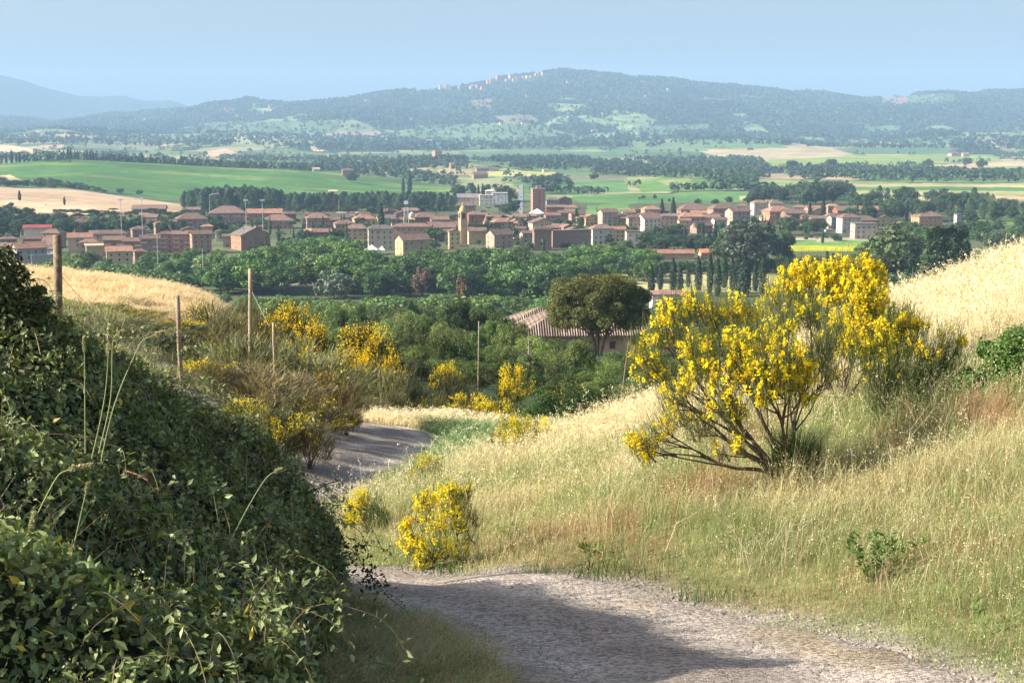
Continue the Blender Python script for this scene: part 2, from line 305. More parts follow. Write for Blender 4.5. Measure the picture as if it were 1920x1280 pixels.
# ---------------------------------------------------------------- ground colours
GREEN, DRY, WOOD, OLIVE, STRAW, PINKF = (.085, .17, .05), (.50, .38, .22), (.028, .06, .022), (.11, .13, .06), (.46, .36, .19), (.40, .28, .19)
def inpoly(u, v, poly):
    r = np.zeros(u.shape, bool); n = len(poly)
    for i in range(n):
        (x1, y1), (x2, y2) = poly[i], poly[(i + 1) % n]
        if y1 == y2: continue
        c = ((y1 > v) != (y2 > v)) & (u < (x2 - x1) * (v - y1) / (y2 - y1) + x1); r ^= c
    return r
PATCH = [  # field outlines on the land (bearing/row), distance range, soil or crop colour
 ([(-400, 380), (0, 351), (130, 354), (260, 372), (345, 384), (340, 400), (200, 402), (0, 402), (-400, 402)], 1150, 1720, (.50, .36, .22)),
 ([(-500, 345), (0, 309), (120, 296), (230, 301), (400, 312), (560, 319), (700, 332), (860, 352), (860, 380), (560, 378), (400, 380), (250, 372), (100, 352), (0, 345)], 1690, 2700, (.068, .16, .032)),
 ([(0, 330), (20, 328), (45, 340), (0, 345)], 1500, 2300, (.46, .36, .2)),
 ([(725, 322), (820, 318), (830, 338), (745, 338)], 1700, 3200, (.13, .24, .07)), ([(790, 334), (822, 332), (826, 344), (792, 343)], 1700, 3200, (.40, .36, .15)),
 ([(880, 322), (960, 320), (1040, 322), (1060, 331), (960, 331), (880, 330)], 2300, 3400, (.42, .40, .14)),
 ([(860, 333), (940, 335), (945, 350), (880, 358), (855, 350)], 1700, 2600, (.24, .25, .12)),
 ([(960, 345), (1040, 335), (1170, 336), (1180, 358), (1080, 366), (985, 364)], 1650, 2700, (.10, .20, .06)), ([(1040, 330), (1180, 328), (1175, 337), (1060, 340)], 1900, 2700, (.17, .17, .09)),
 ([(1195, 345), (1240, 332), (1350, 334), (1370, 355), (1200, 360)], 1700, 2500, (.12, .22, .05)), ([(1230, 338), (1290, 332), (1300, 345), (1260, 352)], 1700, 2500, (.22, .27, .09)),
 ([(1070, 366), (1400, 361), (1410, 376), (1090, 384)], 1450, 1800, (.10, .21, .06)), ([(1385, 367), (1425, 366), (1425, 375), (1385, 374)], 1400, 1800, (.42, .38, .18)),
 ([(1100, 384), (1180, 382), (1180, 402), (1100, 402)], 1200, 1500, (.14, .25, .07)),
 ([(1590, 345), (1920, 344), (2200, 344), (2200, 352), (1590, 350)], 1700, 2200, (.40, .36, .16)), ([(1590, 350), (2200, 352), (2200, 358), (1590, 357)], 1500, 2100, (.10, .2, .06)), ([(1600, 357), (2200, 358), (2200, 372), (1600, 364)], 1400, 2000, (.34, .33, .14)),
 ([(1470, 452), (1655, 449), (1665, 468), (1470, 470)], 700, 1100, (.15, .27, .06)), ([(1470, 459), (1655, 461), (1665, 470), (1470, 471)], 700, 1100, (.42, .42, .03)),
 ([(1450, 447), (1660, 444), (1660, 450), (1450, 452)], 700, 1100, (.45, .38, .27)),
 ([(1060, 506), (1240, 502), (1480, 494), (1680, 492), (1700, 545), (1060, 550)], 560, 850, (.36, .33, .15)),
 ([(480, 531), (640, 528), (640, 538), (480, 536)], 600, 800, (.5, .42, .3)), ([(340, 508), (480, 508), (470, 520), (340, 516)], 650, 850, (.17, .22, .12)),
 ([(290, 496), (480, 493), (480, 499), (290, 502)], 700, 900, (.32, .3, .28)),
 ([(1800, 412), (2100, 410), (2100, 425), (1800, 420)], 900, 1400, (.16, .27, .07)),
 ([(30, 252), (120, 250), (175, 253), (170, 260), (40, 258)], 3500, 7000, (.50, .36, .18)), ([(-200, 272), (20, 272), (75, 282), (60, 290), (-200, 290)], 2700, 5200, (.56, .44, .25)),
 ([(75, 273), (120, 271), (118, 277), (80, 278)], 2700, 6000, (.46, .32, .2)), ([(165, 264), (280, 268), (290, 284), (160, 276)], 3000, 6500, (.2, .22, .12)),
 ([(400, 254), (480, 252), (580, 262), (600, 276), (480, 278), (420, 266)], 3400, 7000, (.27, .30, .15)), ([(390, 258), (480, 253), (480, 258), (400, 262)], 3400, 7000, (.50, .42, .22)), ([(380, 286), (420, 278), (455, 290), (390, 295)], 2700, 5200, (.56, .40, .26)), ([(560, 272), (580, 271), (615, 284), (590, 284)], 3000, 6000, (.55, .42, .25)),
 ([(610, 243), (720, 247), (715, 256), (610, 254)], 4200, 8200, (.36, .24, .17)), ([(792, 254), (832, 251), (818, 260), (800, 260)], 4000, 8000, (.50, .36, .25)), ([(960, 256), (1010, 253), (1030, 260), (975, 266)], 3800, 8000, (.42, .38, .25)),
 ([(760, 236), (960, 232), (1040, 248), (1020, 262), (880, 268), (740, 262)], 4200, 8200, (.12, .19, .08)), ([(1185, 236), (1330, 232), (1330, 248), (1200, 254)], 3800, 8500, (.13, .18, .09)),
 ([(1310, 262), (1440, 262), (1480, 278), (1300, 276)], 3000, 7000, (.13, .22, .08)), ([(1300, 280), (1600, 276), (1600, 296), (1440, 306), (1330, 290)], 2700, 6000, (.42, .34, .19)),
 ([(1440, 300), (1600, 292), (1860, 290), (1880, 302), (1600, 312), (1440, 320)], 2600, 5200, (.24, .31, .08)), ([(1740, 310), (1930, 302), (2300, 300), (2300, 318), (1750, 326)], 2500, 4600, (.50, .40, .23)), ([(1850, 313), (2300, 308), (2300, 326), (1850, 326)], 2400, 4600, (.22, .3, .09)),
 ([(1560, 278), (1700, 274), (1800, 274), (1790, 288), (1600, 290)], 3000, 6500, (.10, .17, .07)), ([(1740, 242), (1920, 246), (2200, 250), (2200, 262), (1830, 262)], 3400, 8500, (.22, .27, .1)), ([(1620, 236), (1690, 236), (1680, 250), (1615, 250)], 3500, 8500, (.12, .2, .09)),
 ([(1655, 178), (1700, 176), (1700, 200), (1650, 196)], 6000, 11000, (.24, .15, .08)), ([(1745, 176), (1770, 176), (1765, 196), (1750, 194)], 6000, 11000, (.34, .17, .08)), ([(1700, 180), (1790, 176), (1790, 196), (1700, 198)], 6000, 11000, (.10, .15, .06)),
 ([(880, 188), (925, 186), (920, 204), (882, 204)], 5500, 11000, (.22, .15, .09)), ([(920, 218), (1000, 214), (1010, 232), (940, 232)], 4500, 11000, (.20, .18, .12)), ([(1320, 184), (1370, 186), (1360, 194), (1320, 192)], 5000, 11000, (.30, .24, .14)), ([(1380, 178), (1430, 182), (1430, 188), (1385, 186)], 5000, 11000, (.12, .17, .08)),
 ([(360, 232), (470, 226), (640, 228), (630, 250), (420, 252)], 4500, 9500, (.11, .17, .07)), ([(1400, 243), (1445, 245), (1440, 252), (1390, 250)], 4500, 9500, (.24, .22, .14)), ([(410, 204), (440, 203), (438, 209), (412, 209)], 6000, 11000, (.30, .2, .12)),
 ([(1170, 262), (1310, 268), (1330, 284), (1180, 280)], 2900, 7000, (.15, .22, .1)), ([(860, 284), (1180, 284), (1190, 296), (1050, 300), (870, 298)], 2700, 6000, (.10, .17, .08)),
]
PAL = np.array([(.10, .19, .06), (.13, .2, .08), (.17, .21, .09), (.3, .29, .14), (.44, .34, .19), (.22, .26, .1), (.09, .14, .06), (.36, .26, .17)])
def cells(x, y, size, seed):
    gx, gy = x / size, y / (size * 1.5); ix, iy = np.floor(gx).astype(np.int64), np.floor(gy).astype(np.int64)
    b1 = np.full(x.shape, 9.); b2 = b1.copy(); idv = np.zeros(x.shape)
    for a in (-1, 0, 1):
        for b in (-1, 0, 1):
            jx, jy = ix + a, iy + b; px = jx + h2(jx, jy, seed); py = jy + h2(jx, jy, seed + 1)
            dd = np.hypot(gx - px, gy - py); c = dd < b1
            b2 = np.where(c, b1, np.minimum(b2, dd)); idv = np.where(c, h2(jx, jy, seed + 2), idv); b1 = np.where(c, dd, b1)
    return b2 - b1, idv
def landcover(x, y, z):
    """soil/crop colour and how wooded the land is, 0..1"""
    u, v = proj(x, y, z)
    jit = (fbm(x / 37, y / 70, 31, 3) - .5) * np.clip(6000 / y, .5, 3)
    e, idv = cells(x + 60 * fbm(x / 200, y / 300, 40, 2), y, 230, 50)
    farm = PAL[(idv * len(PAL)).astype(int) % len(PAL)]
    near = np.array((.055, .08, .03)); town = np.array((.10, .12, .055))
    c = near + (town - near) * sstep(500, 640, y)[..., None]
    k = sstep(1480, 1560, y)[..., None]; c = c * (1 - k) + farm * k
    wood = np.where(y > 1500, (e < .035) * .9, 0.)
    wn = fbm(x / 300, y / 520, 61, 4)
    u_ = sstep(1000, 1500, u) * .08
    wl = sstep(6000, 8800, y) * .34 + u_
    wood = np.maximum(wood, (wn < .36 + wl) * (y > 2500))
    hasp = np.zeros(x.shape, bool)
    for poly, d0, d1, col in PATCH:
        m = inpoly(u + jit * 3, v + jit, poly) & (y > d0) & (y < d1)
        c[m] = col; wood[m] = 0; hasp |= m
    # contour-like crop tint
    band = fbm(x / 90, y / 40, 71, 3)[..., None]; c = c * (.82 + .36 * band)
    gr = hasp & (y > 1690) & (y < 2700) & (u < 870)
    tint = np.clip((fbm(x / 160 + y / 260, y / 75, 75, 3) - .5) * 5, 0, 1)[..., None] * gr[..., None]
    c = c * (1 - tint * .7) + np.array((.25, .29, .08)) * tint * .7
    wc = np.array(WOOD) * (.7 + .9 * fbm(x / 45, y / 60, 81, 3)[..., None])
    mead = np.array((.19, .25, .10)) * (.7 + .8 * fbm(x / 120, y / 120, 83, 3)[..., None])
    c = np.where((wood > .5)[..., None], wc, c)
    mt = (y > 6400) & ~hasp & (wood < .5); c[mt] = mead[mt]
    ft = y > 12000; c[ft] = WOOD
    return c, wood
def gridmesh(name, X, Y, Z, mat, cols, off=0):
    nr, nc = X.shape; V = np.stack([X, Y, Z + off], -1).reshape(-1, 3)
    i = (np.arange(nr - 1)[:, None] * nc + np.arange(nc - 1)[None]).ravel()
    F = np.stack([i, i + 1, i + nc + 1, i + nc], 1)
    return link(name, mesh(name, V, F, mat, cols.reshape(-1, 3), True))
def earth(name, s1, s2, lo, hi, bump, bd):
    m, t, N = nmat(name); at_ = N('ShaderNodeAttribute', attribute_name='Col')
    n1 = noise(t, s1, 6, .65); n2 = noise(t, s2, 4, .6)
    c = mulc(t, at_.outputs['Color'], ramp(t, n1, (lo,) * 3, (hi,) * 3)); c = mulc(t, c, ramp(t, n2, (lo,) * 3, (hi,) * 3))
    b = N('ShaderNodeBsdfPrincipled'); b.inputs['Roughness'].default_value = .95; b.inputs['Specular IOR Level'].default_value = .1; t.links.new(c, b.inputs['Base Color'])
    bp = N('ShaderNodeBump'); bp.inputs['Strength'].default_value = bump; bp.inputs['Distance'].default_value = bd; t.links.new(n1, bp.inputs['Height']); t.links.new(bp.outputs[0], b.inputs['Normal'])
    o = N('ShaderNodeOutputMaterial'); t.links.new(b.outputs[0], o.inputs[0]); return m
M['far_ground'] = earth('farmland', .05, .009, .72, 1.25, .5, 3.0); M['near_ground'] = earth('soil', 9, 1.1, .65, 1.3, .6, .03)
fs = np.r_[np.linspace(-.78, -.385, 70), np.linspace(-.38, .38, 1000), np.linspace(.385, .78, 70)]
ft = np.r_[np.linspace(math.log(60), math.log(1000), 260), np.linspace(math.log(1004), math.log(11000), 640), np.linspace(math.log(11200), math.log(20700), 70)]
FY, FS = np.meshgrid(np.exp(ft), fs, indexing='ij'); FX = FS * FY; FZ = ground(FX, FY)
fc, fw = landcover(FX, FY, FZ)
k_ = (FY < 100)[..., None] & (FX < -8)[..., None]; fc = np.where(k_, np.array((.42, .31, .17)), fc)
prop(gridmesh('hills', FX, FY, FZ, M['far_ground'], fc, 0), kind='structure')
def roadd(x, y):                       # distance to the road's centre line
    x = np.asarray(x, float); y = np.asarray(y, float); best = np.full(x.shape, 99.)
    for a, b in zip(RC[:-1], RC[1:]):
        ab = b - a; t = np.clip(((x - a[0]) * ab[0] + (y - a[1]) * ab[1]) / (ab @ ab), 0, 1)
        best = np.minimum(best, np.hypot(x - a[0] - ab[0] * t, y - a[1] - ab[1] * t))
    return best
def smooth_line(p, n):
    p = np.asarray(p, float); q = []
    for i in range(len(p) - 1):
        p0, p1, p2, p3 = p[max(i - 1, 0)], p[i], p[i + 1], p[min(i + 2, len(p) - 1)]
        for t in np.linspace(0, 1, n, endpoint=False):
            q.append(.5 * (2 * p1 + (p2 - p0) * t + (2 * p0 - 5 * p1 + 4 * p2 - p3) * t * t + (3 * p1 - p0 - 3 * p2 + p3) * t ** 3))
    return np.array(q + [p[-1]])
RC = smooth_line(ROAD, 4)
NX, NY = np.meshgrid(np.arange(-52, 52.01, .26), np.arange(-14, 61.01, .26)); NZ = ground(NX, NY)
NU, NV = proj(NX, np.maximum(NY, 3), NZ)
n1 = fbm(NX / 2.2, NY / 2.2, 11, 4)[..., None]; n2 = fbm(NX / .6, NY / .6, 12, 3)[..., None]
nc = np.array((.27, .21, .11)) * (1 - n1) + np.array((.14, .15, .06)) * n1
rd = roadd(NX, NY)[..., None]; kk = sstep(1.9, 1.4, rd); nc = nc * (1 - kk) + np.array((.34, .30, .25)) * kk
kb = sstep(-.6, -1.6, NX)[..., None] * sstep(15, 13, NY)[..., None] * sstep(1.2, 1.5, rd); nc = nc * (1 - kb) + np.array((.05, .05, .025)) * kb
kp = (sstep(2.6, 1.6, np.hypot(NX + 7.6, (NY - 31) / 1.5)))[..., None]; nc = nc * (1 - kp) + np.array((.50, .40, .27)) * kp
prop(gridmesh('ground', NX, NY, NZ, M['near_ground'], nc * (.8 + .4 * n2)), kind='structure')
# ---------------------------------------------------------------- gravel road
def road_mat():
    m, t, N = nmat('gravel'); at_ = N('ShaderNodeAttribute', attribute_name='Col')
    c = at_.outputs['Color']; tc = N('ShaderNodeTexCoord')
    vo = N('ShaderNodeTexVoronoi'); vo.inputs['Scale'].default_value = 34; t.links.new(tc.outputs['Object'], vo.inputs['Vector'])
    v2 = N('ShaderNodeTexVoronoi'); v2.inputs['Scale'].default_value = 95; t.links.new(tc.outputs['Object'], v2.inputs['Vector'])
    big = noise(t, 1.3, 4); c = mulc(t, c, ramp(t, big, (.78, .77, .76), (1.14, 1.12, 1.1)))
    sep = N('ShaderNodeSeparateColor'); t.links.new(vo.outputs['Color'], sep.inputs[0])
    c = mulc(t, c, ramp(t, sep.outputs[0], (.5,) * 3, (1.4,) * 3, 0, 1)); fine = noise(t, 60, 4, .7); c = mulc(t, c, ramp(t, fine, (.7,) * 3, (1.3,) * 3))
    b = N('ShaderNodeBsdfPrincipled'); b.inputs['Roughness'].default_value = .95; b.inputs['Specular IOR Level'].default_value = .15; t.links.new(c, b.inputs['Base Color'])
    ad = N('ShaderNodeMath', operation='ADD'); t.links.new(vo.outputs['Distance'], ad.inputs[0]); t.links.new(v2.outputs['Distance'], ad.inputs[1])
    bp = N('ShaderNodeBump', invert=True); bp.inputs['Strength'].default_value = .55; bp.inputs['Distance'].default_value = .025; t.links.new(ad.outputs[0], bp.inputs['Height']); t.links.new(bp.outputs[0], b.inputs['Normal'])
    o = N('ShaderNodeOutputMaterial'); t.links.new(b.outputs[0], o.inputs[0]); return m
M['gravel'] = road_mat()
R = np.random.default_rng(5)
rc = smooth_line(ROAD, 14); tg = np.gradient(rc, axis=0); tg /= np.linalg.norm(tg, axis=1)[:, None]; nr_ = np.c_[-tg[:, 1], tg[:, 0]]
wv = np.linspace(-1, 1, 27); ww = 1.6 - .35 * sstep(20, 34, rc[:, 1])
edge = (fbm(np.arange(len(rc)) / 5., np.zeros(len(rc)), 14, 3) - .5) * .5
RX = rc[:, 0:1] + nr_[:, 0:1] * wv[None] * (ww + edge)[:, None]; RY = rc[:, 1:2] + nr_[:, 1:2] * wv[None] * (ww + edge)[:, None]
RZ = ground(RX, RY) + .035 - .025 * np.exp(-((np.abs(wv) - .5) / .2) ** 2)[None] + .02 * np.exp(-(wv / .2) ** 2)[None] - .07 * np.abs(wv)[None] ** 8
track = np.exp(-((np.abs(wv) - .5) / .2) ** 2)[None, :, None]
rcol = np.array((.29, .25, .215)) * (1 - track) + np.array((.43, .38, .33)) * track
rcol = rcol * (.7 + .6 * fbm(RX / .8, RY / .8, 15, 4)[..., None]); lt = (sstep(.5, .72, fbm(RX / .5, RY / .9, 17, 4)) * sstep(.35, .75, np.abs(wv))[None])[..., None]; rcol = rcol * (1 - lt * .6) + np.array((.34, .27, .15)) * lt * .6
prop(gridmesh('road', RX[:, ::-1], RY[:, ::-1], RZ[:, ::-1], M['gravel'], rcol[:, ::-1]), kind='structure')
# loose stones of the gravel, thick along the edges
n = 60000; ii = R.integers(0, len(rc) * 2 // 3, n); f_ = np.where(R.random(n) < .35, R.choice([-1, 1], n) * R.uniform(.72, 1.16, n), R.uniform(-1, 1, n)); keepw = (ww + edge)[ii] * f_
gx = rc[ii, 0] + nr_[ii, 0] * keepw + R.normal(0, .04, n); gy = rc[ii, 1] + nr_[ii, 1] * keepw + R.normal(0, .06, n); ok = gy > 4; gx, gy = gx[ok], gy[ok]; n = len(gx)
gzv = ground(gx, gy) + .012; gs = R.uniform(.003, .0075, n) * R.choice([1, 1, 1, 1.7], n)
base = np.array([(-1, -1, -.4), (1, -1, -.4), (1, 1, -.4), (-1, 1, -.4), (-.6, -.5, .6), (.5, -.6, .5), (.6, .6, .7), (-.5, .6, .5)])
an = R.uniform(0, 6.28, n); ca, sa = np.cos(an), np.sin(an); B = base[None] * (gs[:, None, None] * np.stack([R.uniform(.7, 1.3, n), R.uniform(.7, 1.3, n), R.uniform(.6, 1, n)], 1)[:, None])
BV = np.stack([B[..., 0] * ca[:, None] - B[..., 1] * sa[:, None] + gx[:, None], B[..., 0] * sa[:, None] + B[..., 1] * ca[:, None] + gy[:, None], B[..., 2] + gzv[:, None]], -1)
BF = (np.arange(n)[:, None, None] * 8 + np.array([(4, 5, 6, 7), (0, 1, 5, 4), (1, 2, 6, 5), (2, 3, 7, 6), (3, 0, 4, 7)])[None]).reshape(-1, 4)
gc = np.repeat(np.array((.33, .29, .25)) * R.uniform(.4, 1.2, (n, 1)), 8, 0)
prop(link('gravel_stones', mesh('gravel_stones', BV.reshape(-1, 3), BF, solid('stone', 30), gc)), kind='stuff', cat='gravel', label='loose grey pebbles thick along the edges of the gravel road')
# ================================================================ the town
PK, OR_, TN, YL, WH, GR, BR, RD = (.37, .235, .19), (.39, .225, .15), (.42, .32, .235), (.52, .39, .22), (.56, .49, .41), (.36, .33, .30), (.26, .17, .125), (.31, .13, .09)
RT, RO, RG, RR, RB = (.225, .14, .108), (.36, .195, .125), (.17, .145, .13), (.32, .07, .06), (.18, .115, .088)
WNAME = {PK: 'pink', OR_: 'orange', TN: 'tan', YL: 'cream yellow', WH: 'white', GR: 'grey', BR: 'brown', RD: 'red brick'}
_wb = MB(); _wb.box(-.5, .5, -.06, .06, -.5, .5, (.09, .07, .065)); WIN = _wb.mesh('window', M['dark'])
_wb = MB(); _wb.box(-.5, .5, -.08, .06, -.5, .5, (.15, .095, .07)); SHUT = _wb.mesh('shuttered_window', M['dark'])
_wb = MB(); _wb.box(-.5, .5, -1.1, 0, -.06, .06, (.6, .55, .5)); _wb.box(-.5, .5, -1.1, -1.04, .06, 1, (.45, .36, .3)); BALC = _wb.mesh('balcony', M['wall'])
_wb = MB(); _wb.box(-.35, .35, -.35, .35, 0, 1.3, (.3, .2, .16)); _wb.box(-.45, .45, -.45, .45, 1.3, 1.45, (.2, .14, .11)); CHIM = _wb.mesh('chimney', M['wall'])
def roofmesh(kind, L, Dp, rh, ov=.8):
    b = MB(); x, y = L / 2 + ov, Dp / 2 + ov; t = .22
    lo = [(-x, -y, 0), (x, -y, 0), (x, y, 0), (-x, y, 0)]
    if kind == 'flat': b.box(-x + ov * .6, x - ov * .6, -y + ov * .6, y - ov * .6, 0, .5)
    elif kind == 'hip':
        r = max(x - y, .3) if x > y else .3; q = .15 if x > y else max(y - x, .15)
        b.box(-x, x, -y, y, -t, 0); b.add([*lo, (-r, -q, rh), (r, -q, rh), (r, q, rh), (-r, q, rh)], [(0, 1, 5, 4), (1, 2, 6, 5), (2, 3, 7, 6), (3, 0, 4, 7), (4, 5, 6, 7)])
    elif kind == 'gable':   # ridge along x
        b.prism([(-x, -y, -t), (x, -y, -t), (x, 0, rh - t), (-x, 0, rh - t)], [(-x, -y, 0), (x, -y, 0), (x, 0, rh), (-x, 0, rh)]); b.prism([(-x, 0, rh - t), (x, 0, rh - t), (x, y, -t), (-x, y, -t)], [(-x, 0, rh + .01), (x, 0, rh + .01), (x, y, 0), (-x, y, 0)])
    elif kind == 'gablef':  # ridge along y, gable to the front
        b.prism([(-x, -y, 0), (-x, y, 0), (0, y, rh), (0, -y, rh)], [(-x, -y, -t), (-x, y, -t), (0, y, rh - t), (0, -y, rh - t)]); b.prism([(0, -y, rh + .01), (0, y, rh + .01), (x, y, 0), (x, -y, 0)], [(0, -y, rh - t), (0, y, rh - t), (x, y, -t), (x, -y, -t)])
    elif kind == 'shed': b.prism([(-x, -y, -t), (x, -y, -t), (x, y, rh - t), (-x, y, rh - t)], [(-x, -y, 0), (x, -y, 0), (x, y, rh), (-x, y, rh)])
    return b
def wallmesh(kind, L, Dp, H, rh):
    b = MB(); x, y = L / 2, Dp / 2; b.box(-x, x, -y, y, -1.5, H - .22)
    if kind == 'gable':
        for s in (-1, 1): b.prism([(s * x, -y, H - .22), (s * x, y, H - .22), (s * x, .05, H + rh - .3), (s * x, -.05, H + rh - .3)], [(s * (x - .3), -y, H - .22), (s * (x - .3), y, H - .22), (s * (x - .3), .05, H + rh - .3), (s * (x - .3), -.05, H + rh - .3)])
    if kind == 'gablef':
        for s in (-1, 1): b.prism([(-x, s * y, H - .22), (x, s * y, H - .22), (.05, s * y, H + rh - .3), (-.05, s * y, H + rh - .3)], [(-x, s * (y - .3), H - .22), (x, s * (y - .3), H - .22), (.05, s * (y - .3), H + rh - .3), (-.05, s * (y - .3), H + rh - .3)])
    return b
HB = []                                # footprints in the picture, kept so that trees stay off the roofs
rh_ = random.Random(3)
def house(u0, u1, vt, vb, kind, wc, rc_, where, yaw=None, name='house', cat='house', win=True, depth=.62, storeys=None, balc=False, d=None, group='houses of the valley town', chim=True, what=None, p=None):
    uc = (u0 + u1) / 2
    if p is None: p = at(uc, d) if d else None
    if p is None:
        e = float(ev(vb)); d = -80 / e if e < -.03 else 2600; p = at(uc, d)
    d = p[1]; W = (u1 - u0) / FPX * d; yaw = math.radians(rh_.choice([14, 20, 26, 10, -12]) if yaw is None else yaw)
    L = W / (math.cos(yaw) + depth * abs(math.sin(yaw))); Dp = max(L * depth, 5)
    T = max(hz(p, vt), 3.0); rh = {'hip': .30, 'gable': .31, 'gablef': .30, 'shed': .12, 'flat': 0}[kind] * min(L, Dp) ; rh = min(rh, T * .42); H = T - rh
    j = rh_.uniform(.88, 1.1); wcj = tuple(c * j for c in wc); j = rh_.uniform(.85, 1.15); rcj = tuple(c * j for c in rc_)
    ns = storeys or max(1, min(6, round(H / 3.1)))
    rn = {RT: 'brown', RO: 'orange', RG: 'grey', RR: 'crimson', RB: 'dark brown', WH: 'white', WNAME and (.6, .6, .6): 'pale metal'}.get(rc_, 'tiled')
    kn = {'hip': 'hipped', 'gable': 'ridged', 'gablef': 'gable-fronted', 'shed': 'sloping', 'flat': 'flat'}[kind]
    lab = (what or f"{WNAME.get(wc, 'plain')} {'low ' if ns < 2 else ''}{cat} under {kn} {rn} roof") + ', ' + where
    h = empty(name, p, lab, cat, group, yaw); HB.append((u0, u1, vt, vb, d))
    link('wall', wallmesh(kind, L, Dp, H, rh).mesh('wall', M['brick'] if wc in (RD, OR_) else M['wall']), h, color=wcj)
    ro = link('roof', roofmesh(kind, L, Dp, rh).mesh('roof', M['roof'] if kind != 'flat' else M['wall']), h, (0, 0, H), rcj)
    if chim and kind in ('hip', 'gable', 'gablef') and d < 1500:
        c = link('chimney', CHIM, ro, (rh_.uniform(-.25, .25) * L, rh_.uniform(-.1, .2) * Dp, rh * .55))
    if win and d < 1500:
        sh = (H - .6) / ns; me = rh_.choice([WIN, WIN, SHUT])
        def rowof(n, fx, ry, y):
            for s in range(ns):
                for k in range(n):
                    if rh_.random() < .2: continue
                    ww_ = .95 if s else rh_.choice([1.0, 1.4]); wh = min(1.35, sh * .45)
                    q = ((k + .5) / n - .5) * fx
                    o = link('window', me, h); zz = .9 + s * sh + wh * .5 if ns > 1 else H * .55
                    if ry == 0: o.location = (q, -y - .02, zz)
                    else: o.location = (-y - .02, q, zz); o.rotation_euler = (0, 0, -math.pi / 2)
                    o.scale = (ww_, 1, wh)
                    if balc and s and ry == 0 and k % 2 == 0:
                        bo = link('balcony', BALC, h, (q, -y, .6 + s * sh)); bo.scale = (fx / n * 1.1, 1, .9)
        rowof(max(1, min(6, round(L / 4.0))), L * .94, 0, Dp / 2); 
        if yaw > .05: rowof(max(1, min(3, round(Dp / 4.5))), Dp * .9, 1, L / 2)
    return h
H_ = house
# left quarter
H_(47, 98, 421, 443, 'gable', WH, RR, 'far left of town among dark trees', 8, depth=.35, win=False)
H_(81, 122, 429, 457, 'hip', PK, RT, 'right behind the nearest fence post top')
H_(0, 34, 442, 464, 'hip', BR, RT, 'at the left picture edge below dark trees')
H_(-6, 26, 455, 476, 'gable', PK, RT, 'lowest at the left picture edge')
H_(44, 80, 441, 468, 'gable', BR, RB, 'between crimson long roof and orange gable house')
H_(24, 90, 453, 502, 'gable', GR, RO, 'largest at lower left of town', 35, what='grey gable-ended house with bright orange roof')
H_(88, 116, 461, 488, 'gable', GR, RG, 'behind the nearest fence post')
H_(128, 176, 436, 466, 'gable', TN, RO, 'just right of the nearest fence post')
H_(150, 188, 447, 470, 'hip', PK, RT, 'below the tan house by the fence post')
H_(178, 242, 431, 459, 'hip', TN, RB, 'wide and uppermost in left terraces', 6, depth=.35)
H_(160, 196, 457, 474, 'shed', YL, YL, 'with yellow awning, left of low yellow-roofed house', win=False, what='low pale yellow roofed shed')
H_(196, 236, 442, 474, 'gable', BR, RB, 'leftmost of the dark balcony terraces', 8, balc=True)
H_(232, 268, 445, 475, 'gable', BR, RT, 'second of the dark balcony terraces', 8, balc=True)
H_(264, 302, 440, 476, 'gable', BR, RB, 'third of the dark balcony terraces', 10, balc=True)
H_(298, 328, 433, 470, 'hip', PK, RB, 'behind a thin pole, right of balcony terraces', balc=True)
H_(324, 360, 432, 470, 'gable', PK, RT, 'between terraces and tall orange block', balc=True)
H_(356, 398, 431, 472, 'gable', OR_, RT, 'end of the left terraces by green trees', 24)
H_(198, 250, 461, 496, 'gable', YL, RO, 'in front of the dark terraces among trees', 18)
H_(250, 276, 466, 490, 'hip', PK, RT, 'small, just below the dark balcony terraces')
H_(404, 424, 430, 450, 'gablef', WH, RT, 'small, left of the wide brick hall')
H_(328, 392, 399, 432, 'hip', PK, RT, 'upper left of town between mast pair and green trees', 18, balc=True)
H_(392, 464, 386, 420, 'hip', PK, RT, 'largest roof left of the floodlight mast pair', 10, balc=True)
H_(250, 312, 384, 404, 'gable', BR, RT, 'behind the second floodlight mast', 6, depth=.4)
H_(138, 182, 409, 432, 'hip', BR, RB, 'alone among umbrella pines at left')
H_(81, 122, 406, 420, 'shed', WH, RG, 'left in the dark trees', win=False)
H_(350, 376, 388, 402, 'gable', PK, RT, 'small, under the left poplar grove')
H_(464, 530, 391, 416, 'gable', OR_, RO, 'between the two right floodlight masts', 6, depth=.4)
H_(492, 552, 402, 428, 'hip', PK, RT, 'right of the fourth floodlight mast', 8)
H_(528, 556, 396, 412, 'hip', BR, RT, 'small, behind the dark round tree row')
H_(433, 508, 425, 465, 'gablef', OR_, RG, 'wide brick hall above the plane trees', 34, what='orange brick hall with broad grey roof', depth=.8)
H_(478, 496, 421, 430, 'hip', OR_, RT, 'tiny one peeping above the brick hall', win=False)
H_(418, 436, 438, 462, 'gable', TN, RT, 'narrow, at left foot of brick hall')
H_(573, 620, 400, 434, 'hip', PK, RT, 'right of the dark round trees', 12)
H_(618, 656, 401, 424, 'gable', GR, RG, 'between pink block and long white shed', 20)
H_(632, 672, 399, 410, 'flat', WH, WH, 'long and low under the poplars', 4, win=False, depth=.3)
H_(566, 594, 428, 444, 'hip', PK, RO, 'reddish roof just above the plane trees')
H_(586, 622, 428, 450, 'gable', BR, RT, 'on the left edge of the old centre')
H_(660, 707, 402, 428, 'hip', YL, RO, 'bright, above the long tan house', 16)
H_(625, 668, 412, 444, 'hip', TN, RT, 'left part of the row beside the beige palace', 16)
H_(648, 692, 420, 448, 'hip', YL, RT, 'left neighbour of the beige palace', 8)
H_(689, 740, 421, 466, 'hip', (.47, .40, .31), RG, 'standing left of centre above trees', 10, what='large beige four-storey palace with rows of dark windows', depth=.5, storeys=4)
